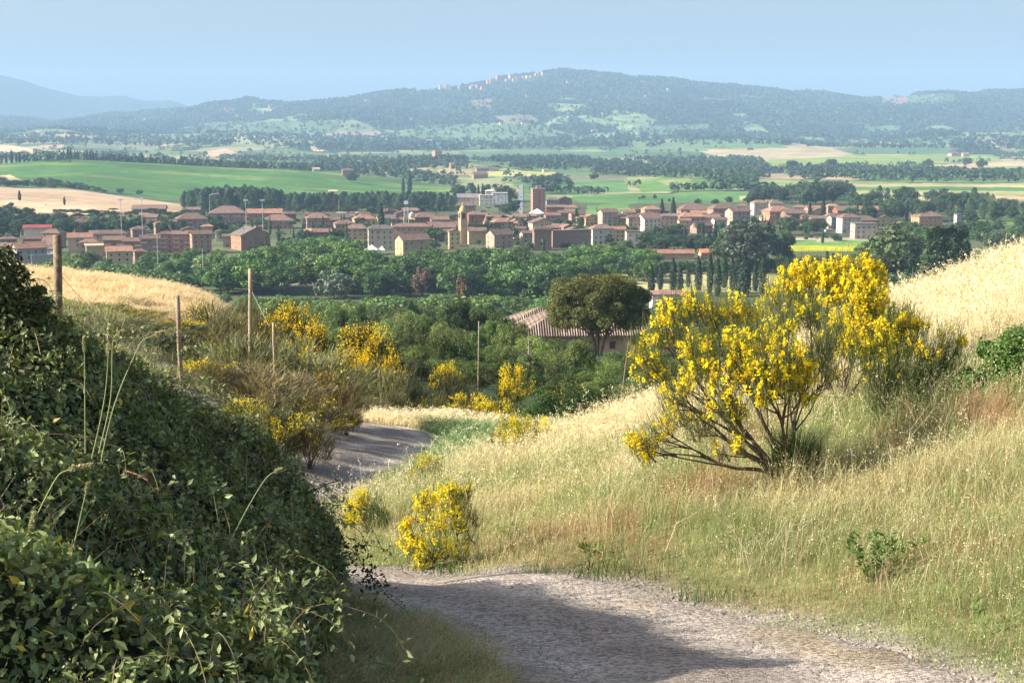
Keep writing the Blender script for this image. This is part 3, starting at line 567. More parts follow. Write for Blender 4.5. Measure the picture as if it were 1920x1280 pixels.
H_(704, 742, 402, 428, 'gable', GR, RG, 'behind the beige palace', 18)
H_(713, 748, 389, 402, 'hip', PK, RT, 'wide low roof under the right poplar grove', 6)
H_(738, 808, 418, 450, 'hip', PK, RT, 'joined to right side of beige palace', 4, depth=.3, what='long pink house with one window row')
H_(741, 806, 438, 476, 'gable', YL, RB, 'in front of the long pink house', 30, what='house with sunlit cream end wall and brown roof')
H_(772, 822, 398, 428, 'hip', RD, RT, 'tall block right of the white mast', 16)
H_(806, 842, 405, 434, 'gable', PK, RT, 'between red block and bell tower', 12)
H_(812, 864, 416, 448, 'gable', TN, RT, 'low, directly left of bell tower', 8)
H_(840, 864, 429, 466, 'gablef', YL, RT, 'touching the bell tower on its left', 12)
H_(876, 912, 426, 456, 'gable', YL, RT, 'church nave right of bell tower', 10, what='ochre church nave under long brown roof', win=False)
H_(876, 910, 396, 428, 'hip', RD, RT, 'behind bell tower and small turret', 10)
H_(830, 862, 402, 424, 'gable', PK, RB, 'behind bell tower on its left')
H_(912, 938, 402, 424, 'hip', PK, RT, 'right above the small brick turret')
H_(920, 960, 409, 438, 'hip', TN, RO, 'bright orange roof right of small turret', 20)
H_(934, 962, 403, 420, 'gable', BR, RT, 'behind the bright orange roof')
H_(911, 962, 429, 464, 'gable', TN, RB, 'broad roof between bell tower and gatehouse', 30, depth=.8)
H_(960, 986, 424, 446, 'hip', TN, RT, 'middle roof left of the gatehouse', 15)
H_(974, 1002, 432, 462, 'gable', TN, RT, 'directly left of the gatehouse', 24)
H_(944, 972, 416, 436, 'gable', BR, RB, 'above broad roof left of gatehouse')
H_(990, 1042, 408, 438, 'gablef', TN, RB, 'behind the gatehouse battlements', 18)
H_(984, 1010, 400, 418, 'hip', BR, RT, 'below the white canopy roof')
H_(1020, 1050, 398, 424, 'gable', PK, RT, 'right below the brick tower block')
H_(1022, 1048, 370, 392, 'hip', GR, RG, 'directly right of the brick tower block', 10)
H_(1042, 1072, 368, 390, 'gablef', BR, RG, 'second right of the brick tower block', 14)
H_(1023, 1062, 384, 402, 'gable', RD, RT, 'long one beside the tower block foot', 4, depth=.3)
H_(1058, 1086, 384, 404, 'hip', TN, RT, 'at the field edge right of tower block')
H_(1045, 1072, 394, 416, 'gable', PK, RT, 'left of a dark cypress', 18)
H_(1066, 1096, 396, 418, 'gable', PK, RB, 'behind a dark cypress, right of gatehouse', 18)
H_(1104, 1150, 420, 456, 'hip', WH, RT, 'wide, right of the old town wall', 14)
H_(1140, 1172, 424, 452, 'gable', YL, RO, 'attached to the wide white house', 10)
H_(1172, 1199, 434, 462, 'flat', WH, RB, 'modern, with a red panel, above trees', 6, what='white modern house with red front panel')
H_(1121, 1158, 391, 424, 'gable', (.45, .33, .27), RT, 'left of the cemetery cypress', 22)
H_(1150, 1178, 404, 424, 'hip', BR, RT, 'low, right of pinkish gabled house')
H_(1174, 1204, 402, 432, 'hip', TN, RB, 'left of the white stepped house', 12)
H_(1184, 1206, 389, 408, 'gable', OR_, RT, 'small, left of the cypress pair')
H_(1202, 1238, 386, 412, 'hip', (.50, .33, .25), RO, 'left of the cypress clump', 16)
H_(1193, 1240, 400, 432, 'gable', WH, RT, 'with pale stepped gables below cypress clump', 26, depth=.8)
H_(1235, 1280, 400, 428, 'hip', TN, RG, 'long, between pale stepped house and orange roof', 4, depth=.35)
H_(1272, 1322, 399, 430, 'hip', PK, RO, 'wide bright roof centre right of town', 4, depth=.45)
H_(1267, 1326, 382, 410, 'hip', PK, RT, 'large block behind the wide bright roof', 12)
H_(1270, 1294, 409, 434, 'gable', YL, RT, 'narrow, below the wide bright roof')
H_(1262, 1276, 426, 436, 'gablef', WH, WH, 'tiny barn above dark trees', 20, win=False)
H_(1294, 1336, 416, 436, 'gable', PK, RB, 'low, right of the narrow yellow house')
H_(1327, 1376, 382, 416, 'hip', PK, RT, 'block left of the tall tan block', 16)
H_(1359, 1406, 388, 428, 'gable', (.43, .33, .26), RT, 'tall block beside the silvery tree', 26, balc=True)
H_(1333, 1362, 407, 434, 'gable', WH, RT, 'small, left of the tall block', 20)
H_(1380, 1402, 382, 396, 'hip', PK, RT, 'behind the tall block')
H_(1407, 1437, 375, 402, 'hip', WH, RO, 'left one of two white apartment rows', 16, balc=True)
H_(1436, 1470, 376, 402, 'hip', WH, RT, 'right one of two white apartment rows', 16, balc=True)
H_(1429, 1486, 386, 420, 'hip', OR_, RO, 'in front of the white apartments', 18, balc=True)
H_(1464, 1508, 392, 422, 'gable', BR, RT, 'right of the orange block', 14)
H_(1486, 1512, 384, 400, 'hip', TN, RT, 'small, left of slim poplars')
H_(1508, 1540, 385, 410, 'gable', PK, RO, 'between the slim poplars', 14)
H_(1516, 1546, 404, 424, 'gable', BR, RT, 'low, under the slim poplars')
H_(1547, 1572, 382, 406, 'hip', PK, RO, 'right behind the dark poplar pair', 12)
H_(1550, 1578, 402, 430, 'gable', GR, RG, 'left of the white balcony house', 24)
H_(1569, 1612, 400, 436, 'hip', WH, RT, 'with long white balconies at the right', 14, balc=True)
H_(1562, 1608, 386, 410, 'gable', RD, RT, 'behind the white balcony house', 10)
H_(1594, 1644, 404, 430, 'hip', RD, RB, 'right neighbour of white balcony house', 8)
H_(1596, 1642, 419, 446, 'flat', (.40, .33, .28), RG, 'beside the parked cars', 6, what='low flat-roofed carport building')
H_(1608, 1662, 386, 408, 'gable', PK, RO, 'long, behind dark slender trees', 6, depth=.4)
H_(1631, 1674, 402, 424, 'gablef', YL, RT, 'rightmost cream house before the big tree', 20)
H_(1710, 1764, 396, 424, 'hip', (.50, .30, .17), RT, 'half hidden among trees at far right', 14, what='ochre farmhouse')
H_(1789, 1801, 402, 430, 'flat', GR, RG, 'rising from trees at far right', 10, name='small_tower', cat='tower', what='small pale stone tower', depth=1, win=False, chim=False, group=None)
for zone, z0, z1, d0, d1, n_ in (('among the crowded left roofs', 10, 400, 940, 1180, 20), ('in the roofs between brick hall and beige palace', 560, 690, 1010, 1160, 7), ('in the crowded roofs around the bell tower', 742, 985, 965, 1200, 25), ('behind the gatehouse and town wall', 1030, 1110, 960, 1130, 7), ('among the right houses before the silvery poplar', 1160, 1350, 1060, 1230, 15), ('in the right quarter beyond the silvery poplar', 1420, 1600, 1090, 1220, 9)):
    us_ = sorted(z0 + (z1 - z0) * (k + rh_.random()) / n_ for k in range(n_))
    for k, u_ in enumerate(us_):
        w_ = rh_.uniform(20, 34); d_ = rh_.uniform(d0, d1); v_ = float(proj(*at(u_, d_))[1])
        H_(u_ - w_ / 2, u_ + w_ / 2, v_ - rh_.uniform(20, 25) * 1000 / d_, v_, rh_.choice(['hip', 'gable', 'gable', 'gablef']), rh_.choice([PK, TN, BR, TN, YL, OR_]), rh_.choice([RT, RB, RT, RO]), zone, what='x', balc=rh_.random() < .3, d=d_)['label'] = f"modest tiled house, {ordw(k + 1)} from left of the fillers {zone}".replace('of the fillers ', '')
# works and sheds behind the centre
H_(846, 902, 363, 381, 'gable', WH, (.24, .2, .2), 'left of the straight road', 4, depth=.4, name='factory', cat='factory', group='factory sheds', what='long white factory with window band')
H_(898, 925, 366, 382, 'flat', (.55, .5, .42), WH, 'between long factory and pale shed', 6, depth=.6, name='factory', cat='factory', group='factory sheds', what='cream flat-roofed works building')
H_(922, 952, 362, 378, 'flat', (.55, .55, .55), WH, 'at left side of the straight road', 4, depth=.6, name='factory', cat='factory', group='factory sheds', what='pale grey works shed')
H_(854, 892, 378, 394, 'hip', BR, RB, 'in front of the long white factory', 4)
H_(910, 927, 355, 366, 'hip', WH, WH, 'behind the factory', 4, win=False, what='small white domed shed', name='shed', cat='shed', group='factory sheds')
H_(1224, 1300, 467, 486, 'gable', (.42, .26, .19), RO, 'left of the orange earth mound', 3, depth=.3, win=False, what='long low farm shed with faded orange roof', name='shed', cat='shed', d=842, group=None)
H_(1310, 1366, 466, 482, 'gable', (.5, .3, .2), (.50, .2, .09), 'right of the long faded farm shed', 8, depth=.4, win=False, what='low farm shed with vivid orange roof', name='shed', cat='shed', d=850, group=None)
H_(616, 632, 356, 368, 'gable', WH, WH, 'in the poplars at the hill foot', 10, win=False, what='small white shed', name='shed', cat='shed', d=1640, group=None)
H_(1218, 1282, 546, 572, 'shed', (.5, .42, .4), (.40, .2, .17), 'behind the big umbrella pine', 6, depth=.5, win=False, what='pale farm barn with reddish roof', name='barn', cat='barn', d=600, group=None)
# landmark: bell tower with dome and lantern
def lathe(b, prof, n=12, c=(1, 1, 1), x=0, y=0):
    for (r0, z0), (r1, z1) in zip(prof[:-1], prof[1:]):
        a = np.arange(n) * 2 * math.pi / n; k = len(a)
        V = np.r_[np.c_[x + r0 * np.cos(a), y + r0 * np.sin(a), np.full(k, z0)], np.c_[x + r1 * np.cos(a), y + r1 * np.sin(a), np.full(k, z1)]]
        b.add(V, [(j, (j + 1) % n, n + (j + 1) % n, n + j) for j in range(n)], c)
p = at(868, 950); h = empty('bell_tower', p, 'slender ochre bell tower with domed top and lantern, left of centre above the trees', 'bell tower', rz=math.radians(22))
T = hz(p, 378); s = T / 35.
b = MB(); b.box(-2.3, 2.3, -2.3, 2.3, -1, 20 * s); b.box(-2.6, 2.6, -2.6, 2.6, 20 * s, 20.5 * s)
for sx in (-1, 1):
    for sy in (-1, 1): b.box(sx * 1.75 - .5, sx * 1.75 + .5, sy * 1.75 - .5, sy * 1.75 + .5, 20.5 * s, 26 * s)
b.box(-2.3, 2.3, -2.3, 2.3, 25.2 * s, 26.2 * s); b.box(-2.7, 2.7, -2.7, 2.7, 26.2 * s, 26.8 * s); b.obj('shaft', M['wall'], h, color=(.52, .37, .22))
b = MB(); b.box(-1.2, 1.2, -1.2, 1.2, 20.5 * s, 25.2 * s, (.05, .04, .04)); b.obj('belfry_core', M['dark'], h)
b = MB(); lathe(b, [(2.3, 26.8 * s), (2.3, 27.8 * s), (2.15, 29 * s), (1.6, 30.4 * s), (.8, 31.3 * s), (.6, 31.5 * s)], 12); b.obj('dome', M['wall'], h, color=(.60, .40, .16), smooth=True)
b = MB(); lathe(b, [(.55, 31.4 * s), (.55, 33 * s), (.7, 33.1 * s), (.1, 34 * s), (.06, 35 * s)], 8); b.obj('lantern', M['wall'], h, color=(.5, .38, .25))
p = at(911.5, 1010); h = empty('turret', p, 'small brick turret with pointed cap between bell tower and orange roofs', 'turret', rz=.3); T = hz(p, 404)
b = MB(); b.box(-1.7, 1.7, -1.7, 1.7, 0, T - 4.5); b.box(-1.95, 1.95, -1.95, 1.95, T - 4.5, T - 4.1); b.obj('shaft', M['brick'], h, color=(.36, .24, .17))
b = MB(); lathe(b, [(1.5, T - 4.1), (1.3, T - 2.4), (.5, T - 1.2), (.06, T)], 8); b.obj('cap', M['roof'], h, color=(.3, .2, .14))
# brick tower block
p = at(1009, 1290); h = empty('tower_block', p, 'tall reddish brick tower block with overhanging flat top above the old town', 'tower', rz=math.radians(8)); T = hz(p, 351); Wd = 24 / FPX * 1290
b = MB(); b.box(-Wd / 2, Wd / 2, -Wd / 2, Wd / 2, -1, T - 1.5); b.obj('wall', M['brick'], h, color=(.40, .20, .15))
b = MB(); b.box(-Wd / 2 - .5, Wd / 2 + .5, -Wd / 2 - .5, Wd / 2 + .5, T - 1.5, T - .9); b.box(-2, 2, -2, 2, T - .9, T + 1.2); b.obj('roof', M['wall'], h, color=(.33, .25, .2))
for k in range(7):
    for q in (-.42, 0, .42):
        o = link('window', WIN, h, (q * Wd, -Wd / 2 - .02, 3 + k * (T - 5) / 7)); o.scale = (1.0 if q == 0 else 1.6, 1, 1.5)
for k in range(7):
    for q in (-1, 1): o = link('balcony', BALC, h, (q * (Wd / 2 - .6), -Wd / 2, 2.2 + k * (T - 5) / 7)); o.scale = (2, .9, .9)
# gatehouse with battlements and arch
p = at(1016, 900); h = empty('gatehouse', p, 'dark brick gatehouse with battlements and pale open arch, right of centre', 'gatehouse', rz=math.radians(10)); T = hz(p, 425); Wd = 33 / FPX * 900; aw, ah = 1.5, T * .42
b = MB(); b.box(-Wd / 2, -aw, -3.5, 3.5, -3, T - 2.6); b.box(aw, Wd / 2, -3.5, 3.5, -3, T - 2.6); b.box(-aw, aw, -3.5, 3.5, ah + 1.5, T - 2.6)
for k in range(6):
    a0, a1 = math.pi * k / 6, math.pi * (k + 1) / 6; z0, z1 = ah + 1.5 * math.sin(a0), ah + 1.5 * math.sin(a1); x0, x1 = aw * math.cos(a0), aw * math.cos(a1)
    b.prism([(x0, -3.5, z0), (x1, -3.5, z1), (x1, -3.5, ah + 1.5), (x0, -3.5, ah + 1.5)], [(x0, 3.5, z0), (x1, 3.5, z1), (x1, 3.5, ah + 1.5), (x0, 3.5, ah + 1.5)])
b.box(-Wd / 2 - .5, Wd / 2 + .5, -4, 4, T - 2.6, T - 1.2); b.obj('wall', M['brick'], h, color=(.24, .16, .12))
b = MB()
for k in range(9):
    x = -Wd / 2 + (k + .25) * Wd / 9; b.box(x, x + Wd / 16, -4, -3.4, T - 1.2, T)
    b.box(x, x + Wd / 16, 3.4, 4, T - 1.2, T)
b.obj('battlements', M['brick'], h, color=(.40, .29, .21))
def wallrun(u0, u1, d, vt, name, label, col, th=1.2, roofc=None, v1=None):
    a, c = at(u0, d), at(u1, d * 1.01); o = empty(name, a, label, 'wall', rz=math.atan2(c[1] - a[1], c[0] - a[0])); L = math.hypot(c[0] - a[0], c[1] - a[1]); T = hz(a, vt)
    b = MB(); b.box(0, L, -th / 2, th / 2, -2, T); b.obj('wall', M['brick'], o, color=col)
    if roofc: b = MB(); b.box(-.2, L + .2, -th / 2 - .5, th / 2 + .5, T, T + .5); b.obj('coping', M['roof'], o, color=roofc)
wallrun(1034, 1106, 915, 433, 'town_wall', 'long old brick town wall right of the gatehouse', (.30, .2, .15), 4, (.26, .17, .12))
wallrun(380, 482, 800, 489, 'low_wall', 'long low brown wall among trees behind the left wire posts', (.22, .13, .1), .6)
wallrun(60, 120, 760, 478, 'garden_wall', 'grey garden wall below orange gable house', (.35, .32, .3), .6)
# white canopies
def canopy(u, w, d, vt, label, n=1):
    p = at(u, d); T = hz(p, vt); W = w / FPX * d; o = empty('canopy', p, label, 'canopy'); b = MB(); z = T * .55
    b.add([(-W / 2, -4, z), (W / 2, -4, z), (W / 2, 4, z), (-W / 2, 4, z), (-.1, -.1, T), (.1, -.1, T), (.1, .1, T), (-.1, .1, T)], [(0, 1, 5, 4), (1, 2, 6, 5), (2, 3, 7, 6), (3, 0, 4, 7), (4, 5, 6, 7), (0, 3, 2, 1)]); b.obj('roof_sheet', M['wall'], o, color=(.75, .74, .74))
    for sx in (-1, 1):
        for sy in (-1, 1): b = MB(); b.tube([(sx * W * .46, sy * 3.7, -.5), (sx * W * .46, sy * 3.7, z)], .12, 4); b.obj('leg', M['metal'], o, color=(.6, .6, .6))
canopy(1007, 30, 1180, 391, 'white tent-like canopy at the foot of the brick tower block'); canopy(697, 26, 868, 459, 'white marquee in front of the beige palace'); canopy(716, 14, 872, 461, 'small white awning right of the marquee')
# vehicles
def car(p, yaw, colr, label, van=False, group='parked cars'):
    o = empty('parked_car' if not van else 'parked_van', p, label, 'van' if van else 'car', group, yaw); hh = 2.2 if van else 1.42
    b = MB(); b.box(-2.1, 2.1, -.86, .86, .28, .85, taper=.05)
    xs = [(-1.7, 1.15), (-1.35, .7)] if not van else [(-2.05, 1.5), (-2.0, 1.1)]
    b.add([(xs[0][0], -.84, .85), (xs[0][1], -.84, .85), (xs[0][1], .84, .85), (xs[0][0], .84, .85), (xs[1][0], -.66, hh), (xs[1][1], -.66, hh), (xs[1][1], .66, hh), (xs[1][0], .66, hh)], [(4, 5, 6, 7), (0, 1, 5, 4), (1, 2, 6, 5), (2, 3, 7, 6), (3, 0, 4, 7)]); b.obj('body', M['metal'], o, color=colr)
    b = MB()
    for s in (-1, 1): b.box(-1.25, .75, s * .80 - .02, s * .80 + .02, .92, hh - .16, (.03, .03, .04))
    b.obj('side_glass', M['dark'], o)
    for sx in (-1.3, 1.3):
        for sy in (-.8, .8): b = MB(); a = np.arange(8) * math.pi / 4; b.tube([(sx, sy - .1, .32), (sx, sy + .1, .32)], .32, 8, (.03, .03, .03)); b.obj('wheel', M['dark'], o)
COLN = [((.75, .75, .75), 'white'), ((.45, .46, .48), 'silver'), ((.06, .07, .1), 'dark blue'), ((.4, .05, .04), 'red'), ((.08, .08, .08), 'black')]
for i, (u, d, ci, wh) in enumerate([(1547, 1045, 0, 'beside the slim poplars, left of the car row'), (1554, 1052, 4, 'second in the row by the slim poplars'), (1561, 1058, 1, 'in the middle of the car row by the carport'), (1568, 1062, 2, 'near the balcony house, fourth in the row'), (1576, 1066, 0, 'fifth in the row below the balcony house'), (1584, 1070, 1, 'last in the row beside the carport'), (1484, 985, 0, 'alone by the silvery tree at field edge'), (690, 862, 0, 'under the marquee before the palace'), (706, 860, 1, 'right of the marquee before the palace')]):
    car(at(u, d), rh_.choice([0.1, 1.3]), COLN[ci][0], f'{COLN[ci][1]} parked car ' + wh)
for i, (u, d, ci, wh) in enumerate([(978, 1250, 0, 'nearest on the straight road left of tower block'), (976, 1330, 3, 'second along the straight road'), (979, 1420, 1, 'third along the straight road'), (976, 1500, 0, 'fourth along the straight road'), (977, 1600, 4, 'farthest on the straight road')]):
    car(at(u, d), 1.55, COLN[ci][0], f'{COLN[ci][1]} car ' + wh, group='cars on the straight road')
# the straight road beyond the centre
a = [at(977, d) for d in np.linspace(1020, 2100, 60)]; a = np.array(a); b = MB(); w_ = 6.5
w_ = np.linspace(1.5, 3, 60)[:, None]; V = np.stack([a - w_ * [1, 0, 0] + [0, 0, .3], a + w_ * [1, 0, 0] + [0, 0, .3]], 1).reshape(-1, 3); b.add(V, [(2 * i, 2 * i + 1, 2 * i + 3, 2 * i + 2) for i in range(len(a) - 1)], (.24, .24, .25)); prop(b.obj('town_road', solid('asphalt', .4)), kind='structure')
# masts
def mast(u, d, vt, label, kind='flood', name='floodlight_mast', cat='mast', group='tall floodlight masts'):
    p = at(u, d); T = hz(p, vt); o = empty(name, p, label, cat, group)
    b = MB(); b.tube([(0, 0, -1), (0, 0, T)], [.3, .16], 6); b.obj('pole', M['metal'], o, color=(.36, .36, .37))
    if kind == 'flood': b = MB(); b.box(-1.6, 1.6, -.3, .3, T - 1, T); b.obj('lamp_rack', M['metal'], o, color=(.5, .5, .52))
    if kind == 'cross': b = MB(); b.box(-4, 4, -.15, .15, T * .32, T * .32 + .4); b.obj('cross_arm', M['metal'], o, color=(.6, .6, .6)); b = MB(); b.box(-1.2, 1.2, -.3, .3, T - .8, T); b.obj('lamp_rack', M['metal'], o, color=(.5, .5, .52))
    if kind == 'arm': b = MB(); b.tube([(0, 0, T), (3, 0, T + .8), (8, 0, T + 1.6)], .2, 6); b.obj('lamp_arm', M['metal'], o, color=(.6, .6, .62))
    if kind == 'tele':
        for q in (-1, 1): b = MB(); b.tube([(q * 2.2, 0, -1), (q * 1.2, 0, T * .8)], .25, 6); b.obj('strut', M['metal'], o, color=(.62, .62, .65))
        b = MB(); b.box(-1.5, 1.5, -1, 1, T - 3, T - .8); b.obj('antenna_drum', M['metal'], o, color=(.7, .7, .72)); b = MB(); lathe(b, [(.1, T * .5), (2, T * .5 + 1), (2.2, T * .5 + 3), (.1, T * .5 + 4.5)], 10, x=4.2); b.obj('dish', M['metal'], o, color=(.5, .52, .55))
    if kind == 'lattice':
        for q in (-1, 1): b = MB(); b.tube([(q * 1.6, 0, -1), (q * .5, 0, T - 1)], .16, 4); b.obj('strut', M['metal'], o, color=(.5, .5, .5))
mast(229.5, 925, 373, 'tall pale floodlight mast, leftmost of the four over the left quarter'); mast(268, 985, 371, 'tall pale floodlight mast with cross arm, second of the four', 'cross')
mast(462.5, 985, 374, 'tall pale floodlight mast left of orange roof, third of the four'); mast(493.5, 985, 374, 'tall pale floodlight mast above orange roof, fourth of the four')
mast(394, 1180, 366, 'grey mast with long sideways arm before the left poplar grove', 'arm', group=None); mast(762, 1010, 375, 'white telecom mast with drum and dish left of the red block', 'tele', 'telecom_mast', group=None)
mast(906, 1130, 370, 'thin pole rising before the factory sheds', 'x', 'light_pole', 'pole', None); mast(636, 1200, 373, 'thin white pole in front of the poplar grove', 'x', 'light_pole', 'pole', None); mast(1266, 1350, 360, 'thin white pole at the green field right of centre', 'x', 'light_pole', 'pole', None)
mast(867, 1700, 333, 'water-blue sign pole beyond the factory', 'x', 'light_pole', 'pole', None); mast(297, 760, 437, 'thin pole in front of the left terraces', 'x', 'light_pole', 'pole', None); mast(382, 690, 466, 'thin pole beside the low brown wall', 'x', 'light_pole', 'pole', None)
# farms and villas across the farmland: (left, right, top, base rows, ...)
def far_house(u0, u1, v0, v1, kind, wc, rc_, label, dmin=1700, name='farmhouse', cat='farmhouse', group='scattered farmhouses', yaw=15):
    return house(u0, u1, v0, v1, kind, wc, rc_, '', yaw, name, cat, True, .7, group=group, what=label, p=hit((u0 + u1) / 2, v1, dmin))
def FH(*a, **k):
    o = far_house(*a, **k); o['label'] = a[7]; return o
FH(811, 829, 283, 299, 'flat', (.48, .26, .18), (.3, .2, .15), 'reddish villa tower with trees on the small wooded hill', 2400, yaw=30); FH(843, 852, 304, 317, 'hip', (.55, .38, .25), RT, 'sunlit cream house below the wooded villa hill', 2200)
FH(640, 664, 315, 330, 'hip', BR, RB, 'brown farmhouse above the green hill at its right end', 2100); FH(884, 915, 322, 335, 'gable', BR, RB, 'low grey-brown farmhouse left of the yellow field', 1750); FH(890, 918, 312, 321, 'gable', BR, RG, 'long brown barn above the yellow field', 2300)
FH(920, 936, 314, 321, 'gable', PK, RT, 'small house right of the long brown barn', 2300); FH(1017, 1028, 316, 323, 'gable', WH, RO, 'small white house above the yellow field right end', 2300); FH(586, 600, 314, 322, 'gable', WH, WH, 'white shed at the crest of the green hill', 2300)
FH(1338, 1368, 323, 335, 'gable', PK, RO, 'farmhouse with bright roof left of the right woods', 1900); FH(66, 76, 246, 252, 'gable', WH, WH, 'white farmhouse on the far left dry hill', 4200); FH(322, 350, 264, 268, 'gable', WH, RT, 'long pale hamlet building at left distance', 3500)
FH(343, 367, 244, 248, 'hip', YL, RT, 'pale hamlet row under the long left ridge', 5200); FH(788, 812, 262, 268, 'gable', WH, WH, 'white greenhouse shed in the central farmland', 3500); FH(1108, 1122, 242, 250, 'hip', WH, RT, 'white farmhouse on the mountain foot', 4500)
FH(1398, 1412, 276, 281, 'gable', BR, RT, 'brown farmhouse on the pale right field', 3500); FH(1716, 1728, 268, 273, 'gable', WH, RT, 'white farmhouse on the ridge at right', 3800); FH(1778, 1800, 284, 293, 'hip', TN, RT, 'stone farmstead right of a small tree', 3200)
FH(1802, 1816, 286, 294, 'gable', TN, RO, 'second building of the stone farmstead', 3200); FH(1340, 1346, 232, 236, 'hip', WH, RT, 'tiny white house high right of centre', 6000); FH(1554, 1572, 317, 323, 'flat', GR, WH, 'grey farm buildings in the right valley', 2500)
FH(1440, 1462, 316, 321, 'flat', WH, WH, 'pale greenhouse in the right valley', 2500); FH(232, 245, 296, 303, 'gable', TN, RT, 'small farmhouse among the crest trees at left', 2400); FH(303, 314, 301, 309, 'gable', PK, RT, 'pink farmhouse behind the crest trees', 2350)
# hill town on the ridge and houses strewn over the mountain
ht = [(826, 166, 5, 5, YL), (838, 166, 6, 6, OR_), (842, 165, 4, 5, YL), (884, 167, 5, 5, WH), (890, 165, 9, 5, YL), (897, 166, 7, 5, OR_), (904, 168, 5, 5, YL), (916, 158, 6, 6, OR_), (922, 157, 8, 7, YL), (930, 156, 8, 5, OR_), (936, 152, 10, 9, BR), (945, 150, 9, 7, BR), (952, 154, 8, 5, OR_), (959, 149, 8, 6, YL), (965, 154, 7, 5, BR), (971, 153, 7, 6, OR_), (982, 147, 5, 4, PK),
      (990, 147, 6, 4, YL), (997, 146, 5, 4, OR_), (1006, 142, 6, 4, TN), (1012, 141, 7, 4, OR_), (1019, 142, 6, 4, YL), (770, 176, 3, 3, WH), (783, 173, 3, 3, YL), (861, 167, 3, 3, YL), (507, 204, 5, 6, OR_), (425, 207, 7, 4, OR_), (445, 219, 3, 3, WH), (686, 190, 3, 3, WH), (988, 184, 4, 4, TN), (940, 234, 6, 4, WH), (980, 234, 4, 4, WH), (723, 222, 3, 3, WH), (771, 225, 3, 3, WH), (1252, 170, 3, 3, WH), (1064, 156, 3, 3, WH), (1210, 182, 3, 3, WH), (1130, 215, 3, 3, WH), (498, 238, 3, 3, WH), (440, 232, 3, 3, TN), (1203, 155, 4, 3, PK)]
side = ['lowest of the left pair', 'on the ridge slope']
grp_ht = []
for (u, v, w1, h1, c) in ht:
    town = 815 < u < 1030 and v < 175
    cb = tuple(min(.85, q * m_) for q, m_ in zip(c, (1.35, .98, .72))); WNAME[cb] = WNAME[c]
    o = house(u - w1 * .75, u + w1 * .75, v - h1 * 1.35, v + 1, rh_.choice(['hip', 'flat', 'gable']), cb, RT, '', 25, 'hill_house', 'house', False, .8, group='houses of the hill town' if town else 'houses strewn over the mountain', p=hit(u, v, 5200), what='x')
    grp_ht.append((u, v, o, c, town))
for tw in (True, False):
    L_ = sorted([g for g in grp_ht if g[4] == tw], key=lambda g: g[0])
    for i, g in enumerate(L_): g[2]['label'] = f"tiny {WNAME[g[3]]} sunlit house, {ordw(i + 1)} from left " + ('of the hill town on the mountain crest' if tw else 'of those strewn over the wooded mountain')
p = hit(1068, 137, 7000); T = 12 / FPX * p[1]; o = empty('summit_mast', p, 'thin mast with drum on the mountain summit against the sky', 'mast'); b = MB(); b.tube([(0, 0, -10), (0, 0, T)], [4.5, 2.5], 6); b.obj('pole', M['metal'], o, color=(.2, .22, .24)); b = MB(); b.box(-6, 6, -6, 6, T * .55, T * .8); b.obj('drum', M['metal'], o, color=(.2, .22, .24))
# farmhouse below the pine
p = at(1118, 238); p[0] -= .3; zr = hz(p, 563); ze = hz(p, 618); h = empty('farmhouse', p, 'pink plastered farmhouse with broad hipped tiled roof under the big umbrella pine', 'farmhouse', rz=math.radians(4))
Lh = 292 / FPX * 238; b = MB(); b.box(-Lh / 2 + .6, Lh / 2 - .6, -6, 6, -3, ze); b.obj('wall', M['wall'], h, color=(.55, .36, .27))
def tiled(L, Dp, rh):
    b = MB(); x, y = L / 2, Dp / 2; r = x - y * 1.35; b.box(-x, x, -y, y, -.25, 0, (.16, .11, .09)); q = [(-x, -y, 0), (x, -y, 0), (x, y, 0), (-x, y, 0), (-r, -.15, rh), (r, -.15, rh), (r, .15, rh), (-r, .15, rh)]
    b.add(q, [(0, 1, 5, 4), (1, 2, 6, 5), (2, 3, 7, 6), (3, 0, 4, 7), (4, 5, 6, 7)], (.13, .09, .07)); RR_ = random.Random(2)
    n = int(L / .42)
    for k in range(n):          # rows of cover tiles running up the slopes
        xx = -x + (k + .5) * L / n; t = min(1, (x - abs(xx)) / (x - r)); 
        for s in (-1, 1):
            y0, y1 = s * y, s * (y * (1 - t) + .15 * t); g = RR_.uniform(.6, 1.25); b.tube([(xx, y0, .05), (xx, y1, rh * t + .05)], .12, 4, (.30 * g, .225 * g, .18 * g))
    n = int(Dp / .42)
    for k in range(n):
        yy = -y + (k + .5) * Dp / n; t = 1 - abs(yy) / y
        for s in (-1, 1): g = RR_.uniform(.6, 1.25); b.tube([(s * x, yy, .05), (s * (x - (x - r) * t), yy, rh * t + .05)], .12, 4, (.30 * g, .225 * g, .18 * g))
    return b
ro = tiled(Lh + 1.2, 14.5, zr - ze).obj('roof', M['roof'], h, (0, 0, ze)); b = MB(); b.box(-.5, .5, -.5, .5, 0, 1.6); b.obj('chimney', M['wall'], ro, (3, 2, zr - ze - 1), (.35, .25, .2))
for q in (-9.5, -4, 2.2, 6.4, 10.6): o = link('window', WIN, h, (q, -6.03, ze - 1.7)); o.scale = (.9, 1, 1.2)
p = at(1010, 262); h = empty('outbuilding', p, 'lower tiled wing left behind the pink farmhouse', 'outbuilding', rz=.1); ze = hz(p, 603); zr = hz(p, 577); b = MB(); b.box(-6, 6, -4.5, 4.5, -3, ze); b.obj('wall', M['wall'], h, color=(.4, .3, .25)); tiled(13.5, 10, zr - ze).obj('roof', M['roof'], h, (0, 0, ze))
